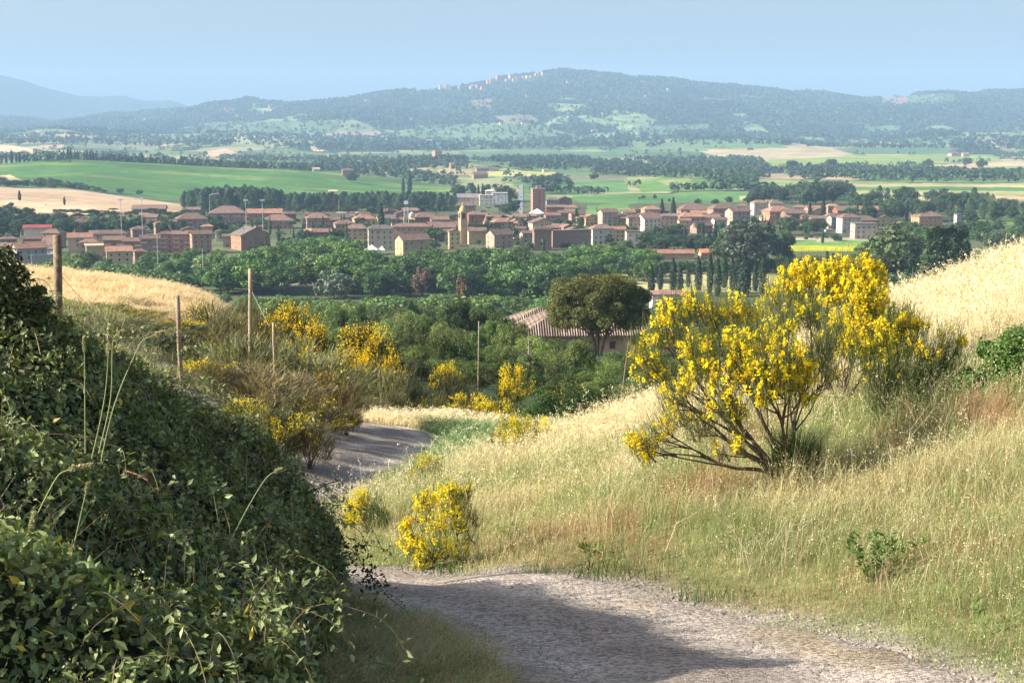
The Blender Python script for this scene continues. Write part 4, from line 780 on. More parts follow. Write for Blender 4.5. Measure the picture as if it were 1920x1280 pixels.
# ================================================================ trees
R = np.random.default_rng(11)
def crown_broad(seed, nc=26, nl=80, ls=.034, top=1., low=.18, wob=.17, colour=(1, 1, 1), rad=.36):
    """clumped leafy crown, height 1, base of trunk at 0"""
    R = np.random.default_rng(seed); VV, FF, CC, n0 = [], [], [], 0
    cen = rdir(R, nc) * (R.random(nc) ** .35)[:, None] * [rad, rad, (top - low) / 2 * .72] + [0, 0, (top + low) / 2]
    cen[:, :2] += R.normal(0, .02, (nc, 2))
    for c in cen:
        r = R.uniform(.6, 1.1) * wob; d = rdir(R, nl); rr = r * R.uniform(.55, 1.05, nl) ** .5
        p = c + d * rr[:, None] * [1, 1, .85]; q = R.uniform(.72, 1.3); col = np.array(colour) * q * R.uniform(.6, 1.45, (nl, 1)) * [1, 1, 1]
        col[:, 0] *= R.uniform(.9, 1.25)
        N_ = unit(d + rdir(R, nl) * .75); V, F, K = leaves(R, p, N_, ls * R.uniform(.7, 1.3, nl), .6, col)
        VV.append(V); FF.append(F + n0); CC.append(K); n0 += len(V)
    return np.concatenate(VV), np.concatenate(FF), np.concatenate(CC)
def crown_shape(seed, f, n, ls, up=0., clump=9, colour=(1, 1, 1), asp=.5):
    """crown following a radius profile f(t) over height t, with lumps"""
    R = np.random.default_rng(seed); t = R.random(n) ** .9; a = R.uniform(0, 6.283, n)
    lump = .72 + .45 * vnoise(a * 1.9 + seed * 7, t * clump, seed); gap = vnoise(a * 2.5, t * clump * 1.3 + 5, seed + 3)
    r = f(t) * lump * (R.random(n) ** .28); k = (gap > .16) | (R.random(n) < .4); t, a, r, lump = t[k], a[k], r[k], lump[k]; n = len(t)
    p = np.c_[r * np.cos(a), r * np.sin(a), t]; d = np.c_[np.cos(a), np.sin(a), np.full(n, .35)]
    col = np.array(colour) * (R.uniform(.65, 1.3, (n, 1)) * (.55 + .6 * lump[:, None])); N_ = unit(d + rdir(R, n) * .8); N_[:, 2] += up
    return leaves(R, p, unit(N_), ls * R.uniform(.7, 1.3, n), asp, col)
def crown_pine(seed, nc=16, nl=110, ls=.03, flat=.20, w=.42, z0=.72):
    R = np.random.default_rng(seed); VV, FF, CC, n0 = [], [], [], 0
    for i in range(nc):
        a = R.uniform(0, 6.28); r = w * R.random() ** .5 * .85; c = np.array([r * math.cos(a), r * math.sin(a), z0 + flat * (1 - (r / w) ** 2) * R.uniform(.2, .8)])
        d = rdir(R, nl); p = c + d * R.uniform(.5, 1, (nl, 1)) ** .5 * [.14, .14, .085]; col = np.ones((nl, 3)) * R.uniform(.75, 1.25) * R.uniform(.7, 1.25, (nl, 1))
        V, F, K = leaves(R, p, unit(d + rdir(R, nl) * .8 + [0, 0, .3]), ls * R.uniform(.7, 1.2, nl), .45, col); VV.append(V); FF.append(F + n0); CC.append(K); n0 += len(V)
    return np.concatenate(VV), np.concatenate(FF), np.concatenate(CC)
def trunkmesh(h, r, seed=0, lean=.02, forks=4, z1=.6):
    b = MB(); R = random.Random(seed); x = R.uniform(-lean, lean)
    b.tube([(0, 0, -.03), (x, 0, h * .5), (x * 1.5, 0, h)], [r * 1.2, r * .85, r * .6], 6)
    for k in range(forks):
        a = k * 6.28 / forks + R.uniform(-.5, .5); l = R.uniform(.12, .24); b.tube([(x * 1.5, 0, h * .9), (x + math.cos(a) * l * .5, math.sin(a) * l * .5, h + (z1 - h) * .5), (x + math.cos(a) * l, math.sin(a) * l, z1 + R.uniform(0, .12))], [r * .55, r * .35, r * .15], 4)
    return b.mesh('trunk', M['bark'])
def T_(name, g): return mesh(name, g[0], g[1], M['farleaf'], g[2])
cyp = lambda t: .105 * np.sin(np.clip(t * 1.02 + .03, 0, 1) * math.pi) ** .55 * (1 - t * .45)
pop = lambda t: .22 * np.sin(np.clip(t * .9 + .1, 0, 1) * math.pi) ** .6
TM = {
 'broad': ([T_('crown', crown_broad(s, 36 + s % 5, 120, .027, 1, .04, .15, rad=.42)) for s in range(6)], [trunkmesh(.3, .022, s) for s in range(2)]),
 'tall': ([T_('crown', crown_broad(s + 20, 34, 120, .025, 1, .06, .13, rad=.27)) for s in range(4)], [trunkmesh(.3, .02, 7)]),
 'bush': ([T_('crown', crown_broad(s + 40, 20, 80, .05, 1, -.1, .26, rad=.5)) for s in range(4)], [trunkmesh(.3, .02, 8)]),
 'cypress': ([T_('crown', crown_shape(s + 60, cyp, 1300, .028, .1, 14)) for s in range(3)], [trunkmesh(.15, .02, 9, .0, 0)]),
 'poplar': ([T_('crown', crown_shape(s + 70, pop, 1500, .028, .1, 11)) for s in range(4)], [trunkmesh(.3, .018, 10, .01, 3)]),
 'pine': ([T_('crown', crown_pine(s + 80)) for s in range(3)], [trunkmesh(.6, .03, 12, .02, 5, .74)]),
}
TC = {'broad': (.07, .135, .028), 'tall': (.08, .15, .032), 'bush': (.085, .165, .03), 'cypress': (.022, .045, .02), 'poplar': (.04, .075, .03), 'pine': (.034, .060, .022)}
TW = {'broad': 1, 'tall': 1, 'bush': 1, 'cypress': 1, 'poplar': 1, 'pine': 1}
NM = {'broad': ('broadleaf_tree', 'tree'), 'tall': ('broadleaf_tree', 'tree'), 'bush': ('shrub', 'shrub'), 'cypress': ('cypress_tree', 'cypress'), 'poplar': ('poplar_tree', 'poplar'), 'pine': ('umbrella_pine', 'pine')}
LOG = []                               # every tree: belt, u, label parts
def tree(kind, p, h, w=1., col=None, belt=None, label=None, j=.3, nm=None):
    ms, ts = TM[kind]; o = empty(nm if nm and kind in ('broad', 'tall') else NM[kind][0], p, label, NM[kind][1], belt, R.uniform(0, 6.28)); c = np.array(col or TC[kind]) * (1.18 if belt else 1) * R.uniform(1 - j, 1 + j) * [R.uniform(.9, 1.15), 1, R.uniform(.85, 1.1)]
    h = h * (1.12 if kind == 'cypress' else 1); k = ms[R.integers(len(ms))]; cr = link('crown', k, o, color=tuple(c)); cr.scale = (h * w, h * w, h); tk = link('trunk', ts[R.integers(len(ts))], o, color=(.12, .09, .06)); tk.scale = (h, h, h)
    u, v = proj(*p); lum = c[1] / TC[kind][1]
    sz = ''
    if label is None: LOG.append((belt, u, o, kind, lum, h, float(v)))
    return o
def belt(name, u0, u1, n, d0, d1, h0, h1, kind, top=None, col=None, w=(.9, 1.15), rows=True, nm=None):
    n = int(n * 1.3); w = (w[0] * 1.12, w[1] * 1.2)
    """n trees over a bearing range and a distance range; no crown rises past the row given by top"""
    us = np.linspace(u0, u1, n) + R.normal(0, (u1 - u0) / n * .5, n)
    for i, u in enumerate(us):
        d = R.uniform(d0, d1) if rows is True else d0 + (d1 - d0) * ((i * .618) % 1)
        p = at(u, d); h = R.uniform(h0, h1)
        if top is not None:
            m = hz(p, np.interp(u, [a for a, _ in top], [b for _, b in top]) + R.uniform(-2, 6)); h = min(h, m)
            if h < h0 * .45: continue
            if d > d0 + (d1 - d0) * .66 and R.random() < .8: h = min(m, h1 * 1.2)
        k = kind if isinstance(kind, str) else kind[R.integers(len(kind))]
        tree(k, p, h, R.uniform(*w), col, name, nm=nm or ('plane_tree' if 'plane' in name else 'woodland_tree' if d > 1060 else 'valley_tree' if d < 870 else None))
# the dense belts between the hill and the town
belt('round plane trees before the left centre', 405, 700, 62, 650, 905, 15, 21, 'broad', [(400, 505), (430, 480), (480, 462), (560, 443), (640, 438), (700, 472)], (.07, .145, .026), (1.0, 1.25))
belt('dark tree belt below the old centre', 695, 1065, 80, 610, 905, 15, 21, ('broad', 'broad', 'tall'), [(690, 482), (740, 474), (800, 462), (850, 466), (930, 455), (1000, 466), (1060, 470)], (.052, .11, .026), (.95, 1.2))
belt('trees below the town wall', 1060, 1230, 34, 700, 940, 11, 17, ('broad', 'tall'), [(1060, 470), (1100, 452), (1150, 452), (1200, 462), (1260, 472)], (.075, .15, .03))
belt('bright trees below the left terraces', 30, 410, 52, 640, 850, 9, 15, ('broad', 'bush'), [(0, 500), (60, 492), (120, 474), (165, 464), (200, 478), (260, 482), (300, 464), (380, 462), (430, 470)], (.075, .145, .034))
belt('thicket behind the dry ridge', 130, 700, 110, 400, 640, 6, 10, ('bush', 'broad'), [(100, 520), (400, 545), (700, 560), (900, 560)], (.085, .16, .035), (1.1, 1.5))
belt('thicket left of the umbrella pine', 690, 1080, 72, 400, 600, 6, 10, ('bush', 'broad'), [(690, 552), (1080, 545)], (.08, .15, .034), (1.1, 1.4))
belt('hedge trees above the tan field strip', 1060, 1480, 44, 755, 800, 5, 8, ('bush', 'broad'), [(1050, 486), (1480, 482)], (.045, .09, .026), (1.0, 1.4))
belt('hedge along the yellow rape field', 1480, 1760, 34, 735, 765, 6, 8.5, ('bush', 'broad'), [(1480, 470), (1660, 472), (1760, 470)], (.034, .072, .026), (1.0, 1.3))
belt('dark trees at the farm shed', 1205, 1345, 24, 860, 960, 8, 13, ('broad', 'pine'), [(1200, 425), (1240, 436), (1340, 436)], (.034, .065, .024))
belt('trees around the umbrella pine farm', 1150, 1330, 22, 300, 560, 5, 9, ('broad', 'bush'), [(1150, 575), (1230, 556), (1340, 545)], (.05, .10, .03))
belt('trees behind the golden crest', 1620, 1900, 22, 360, 640, 8, 15, ('broad', 'tall'), [(1600, 500), (1650, 480), (1760, 455), (1900, 430)], (.044, .09, .026))
belt('trees under the right houses', 1480, 1700, 22, 960, 1010, 5, 9, ('bush', 'broad'), [(1480, 440), (1700, 438)], (.04, .085, .028))
belt('row at the old town foot', 420, 1230, 46, 895, 950, 8, 12, ('broad', 'broad', 'tall'), [(420, 455), (480, 448), (560, 440), (690, 446), (740, 452), (850, 448), (990, 446), (1040, 448), (1230, 450)], (.048, .095, .028))
# town and behind
belt('trees in the left gardens', 0, 420, 110, 1010, 1330, 9, 14, ('broad', 'broad', 'tall'), [(0, 372), (60, 392), (140, 402), (420, 392)], (.042, .085, .028))
belt('pines at the dry field foot', 110, 420, 34, 1120, 1280, 10, 13, 'pine', [(100, 388), (420, 390)], None, (1.1, 1.5))
belt('dark trees at the far left edge', -30, 130, 30, 1000, 1300, 12, 18, ('broad', 'tall'), [(-30, 378), (40, 384), (130, 400)], (.03, .062, .024))
belt('round dark tree row before the poplars', 400, 860, 44, 1230, 1310, 8, 12, ('broad', 'pine'), [(400, 380), (860, 384)], (.034, .065, .026))
belt('left poplar grove at the green hill foot', 345, 532, 56, 1310, 1470, 17, 22, 'poplar', [(340, 362), (380, 349), (450, 346), (520, 352), (535, 362)], (.034, .066, .032), (1.0, 1.4))
belt('right poplar grove at the green hill foot', 536, 850, 90, 1300, 1480, 14, 19, 'poplar', [(530, 362), (600, 360), (700, 360), (800, 358), (850, 362)], (.030, .060, .032), (1.0, 1.5))
belt('garden trees inside the old town', 430, 990, 85, 920, 1230, 8, 12, ('broad', 'cypress', 'pine'), [(430, 405), (990, 400)], (.04, .078, .026))
belt('trees between works and straight road', 880, 972, 18, 1240, 1450, 9, 14, ('broad', 'pine'), [(880, 392), (930, 384), (972, 368)], (.034, .064, .026))
belt('garden trees of the right town', 1040, 1560, 90, 930, 1300, 8, 12, ('broad', 'cypress', 'tall'), [(1040, 404), (1400, 404), (1560, 398)], (.038, .078, .026))
belt('field-edge trees right of the tower block', 1080, 1400, 24, 1420, 1700, 7, 13, ('broad', 'tall'), [(1080, 382), (1190, 372), (1220, 352), (1240, 370), (1400, 368)], (.042, .085, .032))
belt('tall woods behind the right town', 1400, 1600, 40, 1400, 1650, 17, 25, ('broad', 'tall'), [(1400, 368), (1425, 346), (1480, 343), (1540, 332), (1590, 338), (1600, 358)], (.034, .066, .03))
belt('mixed woods at the far right of town', 1590, 1960, 60, 1080, 1520, 14, 20, ('broad', 'tall', 'poplar'), [(1590, 358), (1640, 350), (1700, 346), (1760, 350), (1830, 352), (1880, 370), (1960, 376)], (.036, .072, .028))
belt('low trees at the right edge fields', 1700, 1960, 24, 900, 1080, 7, 12, ('bush', 'broad'), [(1700, 412), (1960, 400)], (.045, .09, .028))
belt('hedge trees over the left dry field', -10, 250, 26, 1640, 1730, 8, 15, ('broad', 'bush'), [(-10, 322), (30, 336), (90, 332), (140, 340), (250, 356)], (.040, .078, .026), (1.1, 1.5))
# singles read off the photograph: kind, bearing, distance, top row, width, colour, label
def one(kind, u, d, vt, w, col, label, grp=None, hmax=40):
    p = at(u, d); return tree(kind, p, min(max(hz(p, vt), 1.5), hmax), w, col, grp, label, .04)
one('tall', 1392, 760, 402, 1.25, (.085, .115, .07), 'large silvery-green poplar before the tall tan block'); one('tall', 1426, 775, 398, 1.1, (.075, .105, .06), 'silvery tree right beside the large silvery poplar'); one('tall', 1362, 770, 418, 1.0, (.055, .10, .035), 'green tree on the left of the large silvery poplar')
one('tall', 1470, 790, 424, 1.0, (.05, .10, .028), 'bright green tree at the left end of the yellow field')
one('broad', 1700, 640, 402, 1.25, (.05, .095, .028), 'huge spreading tree in front of the far right houses'); one('tall', 1745, 655, 415, .9, (.042, .082, .028), 'tall dark companion right of the huge spreading tree')
one('bush', 626, 640, 503, 1.05, (.12, .16, .11), 'small round grey-green tree alone before the dark plane trees'); one('cypress', 1068, 1900, 334, 6.0, (.03, .06, .025), 'single round dark tree casting shadow in the green field') if False else one('broad', 1068, 2020, 336, 1.15, (.03, .055, .022), 'single round dark tree casting shadow in the green field')
one('tall', 866, 560, 508, .5, (.13, .10, .05), 'narrow rusty-brown dying tree in the dark belt'); one('tall', 793, 620, 488, .7, (.14, .115, .075), 'pinkish half-dead tree in the dark belt'); one('broad', 985, 770, 470, .9, (.10, .13, .035), 'yellow-olive tree left below the gatehouse') if False else one('broad', 975, 800, 455, 1.1, (.085, .11, .03), 'yellow-olive tree left below the gatehouse')
for i, (u, vt, w) in enumerate([(1221, 512, 1), (1238, 508, 1), (1262, 500, 1.1), (1275, 511, .9), (1290, 512, 1), (1309, 496, 1.1), (1331, 493, .8), (1345, 502, 1), (1358, 497, 1.1), (1373, 499, 1), (1385, 492, 1.2), (1396, 490, 1.2), (1402, 498, 1), (1416, 503, 1), (1429, 493, .95), (1476, 496, 1.1), (1549, 488, 1), (1560, 492, 1)]):
    one('cypress', u, 640 + (i * 37) % 50, vt - 9, w * 1.35, (.020, .040, .018), f'dark slim cypress, {ordw(i + 1)} from left of the row before the tan field', 'cypress row before the tan field')
for i, u in enumerate([1317, 1330, 1340]): one('cypress', u, 900, [425, 428, 421][i], 1.1, None, f'dark cypress, {["left", "middle", "right"][i]} one of three left of the silvery poplar', 'three cypresses')
for i, (u, vt) in enumerate([(1736, 452), (1744, 447), (1752, 444), (1760, 449), (1768, 447), (1777, 444), (1785, 447), (1793, 452), (1801, 449)]): one('cypress', u, 560, vt, 1.5, (.035, .065, .024), f'column-shaped conifer, {ordw(i + 1)} from left in the row beside the golden crest', 'conifer row')
for (u, d, vt, w, lab) in [(1081, 1120, 394, 1.6, 'broad dark cypress right of the old centre'), (1119, 1300, 388, 1, 'slim cypress left of the cemetery'), (1241, 1180, 377, 1.5, 'left of the dark cypress pair above pale stepped house'), (1262, 1190, 374, 1.6, 'right of the dark cypress pair above pale stepped house'), (715, 1020, 388, 1.4, 'dark cypress beside the white telecom mast'), (1518, 1130, 384, 1.3, 'left of the dark poplar-like pair at the right houses'), (1543, 1130, 380, 1.6, 'right of the dark poplar-like pair at the right houses'), (1607, 1140, 384, 1.0, 'dark cypress left behind the cream house'), (1622, 1150, 378, 1.2, 'dark cypress centre behind the cream house'), (1700, 1160, 380, 1, 'dark cypress above the huge spreading tree'), (37, 1330, 359, 2, 'small dark conifer on the dry field, left one'), (86, 1280, 382, 2, 'small dark conifer at the dry field foot, middle one'), (121, 1300, 370, 1.8, 'small dark conifer on the dry field, right one'), (955, 1230, 396, 1.2, 'thin cypress at the straight road'), (1016, 1120, 400, .9, 'cypress at the foot of the tower block')]:
    one('cypress', u, d, vt, w, None, lab if 'c' in lab[:1] or 'cypress' in lab or 'conifer' in lab or 'pair' in lab else lab)
# crest of the green hill: cypresses and round trees
crest = [(3, 291), (12, 289), (22, 284), (31, 290), (37, 287), (46, 288), (54, 291), (62, 290), (68, 287), (75, 289), (81, 284), (91, 286), (99, 290), (112, 282), (120, 284), (128, 279), (133, 279), (141, 284), (146, 284), (158, 285), (163, 283), (170, 285), (175, 284), (181, 285), (194, 289), (236, 291), (265, 288), (268, 291), (340, 293)]
for i, (u, vt) in enumerate(crest): one('cypress', u, 2310, vt, R.uniform(1.3, 2.2), (.022, .042, .026), f'small dark cypress, {ordw(i + 1)} from left along the crest of the green hill', 'cypresses on the green hill crest', 22)
for i, (u, vt) in enumerate([(68, 291), (204, 289), (222, 293), (245, 292), (256, 294), (282, 297), (294, 296), (305, 300), (318, 303), (330, 303), (350, 299), (362, 301), (376, 303)]): one('broad', u, 2310, vt, 1.4, (.03, .055, .03), f'round dark tree, {ordw(i + 1)} from left along the crest of the green hill', 'round trees on the green hill crest', 20)
for i, (u, vt) in enumerate([(756, 337), (768, 328), (885, 351), (890, 350), (897, 348), (905, 346), (909, 349), (914, 349), (918, 348)]): one('cypress', u, [1950, 1950, 1750, 1750, 1750, 1750, 1750, 1750, 1750][i], vt, 1.6, None, f'slim dark cypress, {ordw(i + 1)} from left near factory and green hill', 'cypresses near the factory')
for i, (u, d, vt) in enumerate([(1035, 2050, 325), (1047, 2300, 322), (1113, 2300, 322), (956, 1480, 350), (945, 1500, 345), (660, 2150, 320), (860, 1650, 343), (1595, 2300, 314), (1486, 2900, 291), (1840, 2900, 296), (1560, 3000, 289), (1738, 3000, 288), (1812, 3100, 286)]): one('broad', u, d, vt, 1.3, (.032, .06, .026), f'isolated round tree, {ordw(i + 1)} of those dotting the fields beyond the town'.replace('those', 'the ones'), 'isolated field trees', 22)
# labels for the belts: look, then place in the row
LG = {}
for r in LOG: LG.setdefault((r[0], r[3]), []).append(r)
TYPE = {'broad': 'round-crowned tree', 'tall': 'tall narrow-crowned tree', 'bush': 'low bushy tree', 'cypress': 'dark slim cypress', 'poplar': 'feathery poplar', 'pine': 'flat-topped pine'}
for (b_, k_), L_ in LG.items():
    L_.sort(key=lambda r: r[1])
    for i, r in enumerate(L_):
        tone = 'dark ' if r[4] < .8 else ('bright ' if r[4] > 1.2 else 'mid-green ')
        if k_ == 'cypress': tone = ''
        r[2]['label'] = f"{tone}{TYPE[k_]}, {ordw(i + 1)} from left, {b_}"
        r[2]['group'] = b_
# ---------------------------------------------------------------- far woods, too many to count
def woodland(name, X, Y, H, ls, label, nl=16, colv=(.03, .058, .024)):
    n = len(X); Z = ground(X, Y); R = np.random.default_rng(77); d = unit(R.normal(size=(n, nl, 3))); d[..., 2] = np.abs(d[..., 2]) * 1.1
    c = np.stack([X, Y, Z + H * .35], -1)[:, None]; wd = H[:, None, None] * np.array([.5, .5, .62]) * R.uniform(.8, 1.3, (n, 1, 1))
    p = (c + d * wd * R.uniform(.7, 1, (n, nl, 1))).reshape(-1, 3); N_ = unit(d.reshape(-1, 3) + rdir(R, n * nl) * .45)
    col = np.repeat(np.array(colv) * R.uniform(.6, 1.5, (n, 1)) * ((.7 + .6 * fbm(X / 90, Y / 130, 91, 2)) * (.55 + .9 * fbm(X / 520, Y / 900, 93, 3)))[:, None], nl, 0) * R.uniform(.8, 1.2, (n * nl, 1))
    V, F, K = leaves(R, p, N_, np.repeat(H, nl) * ls, .8, col)
    prop(link(name, mesh(name, V, F, M['farleaf'], K)), label, 'woodland', kind='stuff')
def scatter(n, d0, d1, seed, power=1.):
    R = np.random.default_rng(seed); y = np.exp(R.uniform(math.log(d0), math.log(d1), n)) if power == 1 else (R.uniform(d0 ** power, d1 ** power, n)) ** (1 / power)
    x = R.uniform(-.39, .39, n) * y; z = ground(x, y); c, wd = landcover(x, y, z); return x, y, z, wd
x, y, z, wd = scatter(90000, 1750, 4800, 5); u, v = proj(x, y, z); k = wd > .5
# woods named on the photograph (bearing/row polygons on the land)
WP = [[(410, 303), (580, 303), (720, 312), (740, 300), (600, 296), (410, 296)], [(650, 318), (730, 318), (860, 338), (850, 352), (740, 336), (640, 326)], [(730, 310), (860, 310), (880, 318), (740, 318)], [(832, 296), (870, 298), (885, 310), (840, 308)], [(960, 310), (1180, 304), (1190, 314), (1060, 318), (965, 316)], [(1110, 322), (1250, 312), (1420, 316), (1430, 332), (1360, 336), (1200, 333), (1110, 328)], [(1200, 300), (1430, 300), (1440, 306), (1230, 310)],
      [(1280, 326), (1400, 326), (1420, 346), (1350, 350)], [(1470, 316), (1650, 318), (1920, 326), (2100, 328), (2100, 338), (1650, 338), (1470, 330)], [(0, 302), (420, 318), (600, 322), (600, 314), (420, 308), (0, 297)], [(985, 356), (1190, 366), (1190, 369), (985, 362)], [(1400, 362), (1190, 369), (1190, 371), (1400, 366)], [(960, 350), (1000, 340), (1080, 344), (1000, 352)], [(1330, 358), (1420, 352), (1420, 362), (1330, 364)], [(920, 296), (1100, 296), (1110, 306), (920, 306)]]
for q in WP: k |= inpoly(u, v, q)
for q, d0, d1, c_ in PATCH: pass
k &= ~((u > 130) & (u < 560) & (y > 1750) & (y < 2280)) & ~((u < 860) & (y > 1700) & (y < 2200) & (v > 325) & ~inpoly(u, v, WP[1])); k &= ~((u > 955) & (u < 1000) & (y < 2100))
k &= np.random.default_rng(3).random(len(k)) < np.where(y < 2700, .3, np.where(u < 900, .2, .36))
woodland('hedgerows_and_woods', x[k], y[k], np.random.default_rng(1).uniform(6, 13, k.sum()), .24, 'hedgerows and small woods over the rolling farmland beyond the town', 14, (.036, .07, .028)); print('WOODS', k.sum())
x, y, z, wd = scatter(75000, 4800, 10200, 6, 2.2); k = wd > .5; u, v = proj(x, y, z)
for g in grp_ht: k &= ~((np.abs(u - g[0]) < 5) & (v > g[1] - 3) & (v < g[1] + 7))
woodland('mountain_forest', x[k], y[k], np.random.default_rng(1).uniform(11, 21, k.sum()), .42, 'dense forest covering the long mountain behind the valley', 8, (.034, .07, .028)); print('FOREST', k.sum())
x, y, z, wd = scatter(6000, 4800, 9800, 8); k = wd < .5; woodland('mountain_copses', x[k], y[k], np.random.default_rng(1).uniform(9, 18, k.sum()), .36, 'scattered copses and orchard trees in the clearings of the mountain', 8, (.03, .058, .026))
# ================================================================ foreground and gully
R = np.random.default_rng(21)
def gh(x, y): return ground(np.asarray(x, float), np.asarray(y, float))
# ---- shrub and broom templates in metres of height 1
def rush(seed, n=7600, nf=1500, fl=.3, w=.0042, fs=.0105, spread=.5):
    """rush-stemmed broom of height 1: tufts of fine upright twigs over a lumpy dome, yellow flowers on part of the tufts"""
    R = np.random.default_rng(seed); nt = 60; a = R.uniform(0, 6.28, nt); rr = R.random(nt) ** .5; th = rr * 1.35; sc = R.uniform(.68, 1.0, (nt, 1))
    tc = np.c_[np.sin(th) * np.cos(a) * spread, np.sin(th) * np.sin(a) * spread, .22 + .66 * np.cos(th * .98)] * sc; i = R.integers(0, nt, n)
    c = tc[i] + rdir(R, n) * (R.random((n, 1)) ** .5) * [.12, .12, .11]; c[:, 2] = np.maximum(c[:, 2], .03)
    dv = unit(unit(c * [1, 1, .2]) * .55 + [0, 0, .9] + R.normal(0, .33, (n, 3))); L = R.uniform(.05, .13, (n, 1)); base, top = c - dv * L, c + dv * L
    s = unit(np.cross(dv, rdir(R, n))) * w; V = np.stack([base - s, base + s, top + s * .4, top - s * .4], 1).reshape(-1, 3); F = np.arange(4 * n).reshape(n, 4)
    tt = R.uniform(.7, 1.35, nt)[i][:, None]; C4 = np.repeat(tt * R.uniform(.65, 1.35, (n, 1)) * [1, 1, 1], 4, 0)
    sco = vnoise(tc[:, 0] * 3 + seed, tc[:, 1] * 3 + tc[:, 2] * 2, seed + 9) + .4 * tc[:, 2] + R.normal(0, .08, nt); on = sco > np.quantile(sco, 1 - fl); sel = np.nonzero(on[i])[0]
    j = R.choice(sel, nf); p = top[j] - dv[j] * L[j] * R.random((nf, 1)) * .8 + R.normal(0, .008, (nf, 3)); q = R.uniform(.75, 1.15, (nf, 1)) * [1, 1, 1]
    return (V, F, C4), leaves(R, p, unit(rdir(R, nf) + [-.4, -.2, .4]), fs * R.uniform(.6, 1.3, nf), .8, q)
def stemset(seed, n=12, spread=.45, h=.75, r=.012):
    R = np.random.default_rng(seed); b = MB()
    for k in range(n):
        a = R.uniform(0, 6.28); rr = R.random() ** .5 * spread; e = np.array([math.cos(a) * rr, math.sin(a) * rr, h * R.uniform(.7, 1)]); m = e * [.35, .35, .45] + R.normal(0, .03, 3)
        b.tube([(R.normal(0, .02), R.normal(0, .02), -.05), m, e], [r, r * .6, r * .25], 4)
        for q in range(3): f = m + (e - m) * R.random(); b.tube([f, f + R.normal(0, .09, 3) + [0, 0, .12]], [r * .35, r * .12], 4)
    return b.mesh('stems', M['bark'])
RU = [rush(s, 1500, 1500, fl) for s, fl in enumerate([.25, .35, .5, .4])]
TWG = [mesh('twigs', *g[0][:2], M['leaf'], g[0][2]) for g in RU]; FLW = [mesh('flowers', *g[1][:2], M['flower'], g[1][2]) for g in RU]; FEW = [mesh('flowers', g[1][0][:1000], g[1][1][:250], M['flower'], g[1][2][:1000]) for g in RU]; STM = [stemset(s) for s in range(3)]
FINE = [mesh('foliage', *g[:2], M['leaf'], g[2]) for g in [crown_broad(s + 100, 44, 230, .017, 1, .0, .17, rad=.5) for s in range(5)]]
FINT = [mesh('foliage', *g[:2], M['leaf'], g[2]) for g in [crown_broad(s + 120, 46, 230, .014, 1, .08, .12, rad=.3) for s in range(4)]]
YEL = (.95, .70, .014)
def broom(u, d, vt, wpx, label, flow=1., tw=(.085, .10, .04), seed=None, grp='flowering brooms in the gully', fc=YEL, name='broom_bush', z=None):
    p = at(u, d); h = min(max(hz(p, vt), .5), 5); W = max(wpx / FPX * d, h * .85); i = R.integers(4) if seed is None else seed % 4; sx = W / 1.0
    o = empty(name, p, label, 'broom bush', grp, R.uniform(0, 6.28)); s = (sx, sx, h)
    for nm, me, c in (('twigs', TWG[i], tw), ('stems', STM[i % 3], (.13, .10, .07))):
        q = link(nm, me, o, color=c); q.scale = s
    if flow > 0:
        for k in range(1 if flow <= 1 else 2):
            q = link('flowers', FLW[(i + k) % 4] if flow >= 1 else FEW[i], o, color=fc); q.scale = tuple(a * 1.02 for a in s)
    return o
def shrub(u, d, vt, wpx, label, col=(.06, .10, .03), tall=False, grp='green shrubs and small trees in the gully', hmax=14, name='shrub', cat='shrub'):
    p = at(u, d); h = min(max(hz(p, vt), .6), hmax); W = wpx / FPX * d; me = (FINT if tall else FINE)[R.integers(4)]; o = empty(name, p, label, cat, grp, R.uniform(0, 6.28))
    q = link('foliage', me, o, color=tuple(np.array(col) * R.uniform(.62, 1.3) * (.7 if (d < 165 and u < 930 and grp) else 1))); k = W / (.75 if tall else 1.15); q.scale = (k, k, h); t = link('trunk', TM['broad'][1][0], o, color=(.12, .09, .065)); t.scale = (h * .8,) * 3  # near shrubs left of the farmhouse darkened: gully shade put into leaf colour
    return o
# green trees and shrubs filling the gully (far to near), labelled one by one
G = [(520, 330, 560, 90), (600, 360, 552, 80), (680, 380, 550, 80), (740, 330, 556, 70), (800, 350, 560, 70), (560, 290, 585, 80), (640, 280, 580, 90), (700, 260, 590, 90), (760, 300, 575, 80), (850, 300, 585, 60), (890, 270, 578, 70), (470, 270, 580, 80), (420, 330, 556, 80),
     (620, 215, 606, 100), (690, 200, 610, 100), (740, 190, 600, 90), (800, 210, 596, 90), (860, 190, 606, 90), (920, 200, 600, 90), (960, 185, 622, 80), (1010, 175, 634, 80), (1060, 190, 650, 90), (930, 160, 640, 90), (870, 150, 640, 100), (800, 150, 630, 100), (740, 140, 640, 110), (1000, 145, 662, 100), (1050, 150, 640, 70),
     (1100, 165, 668, 90), (1150, 160, 680, 90), (1190, 170, 655, 70), (830, 120, 668, 110), (900, 115, 680, 110), (960, 120, 680, 100), (1080, 120, 690, 110), (1130, 125, 700, 100), (1200, 118, 700, 100), (1010, 100, 706, 110), (1090, 95, 720, 110), (1160, 95, 726, 100), (760, 105, 668, 100), (700, 110, 660, 100), (640, 120, 650, 100), (580, 130, 640, 100), (1240, 120, 690, 100), (1290, 130, 660, 100)]
GT = ['pale green', 'deep green', 'olive green']; 
G += [(u + 35, d * .93, vt + 14 * ((k % 3) - 1), w) for k, (u, d, vt, w) in enumerate(G)]
G.sort(key=lambda g: g[0])
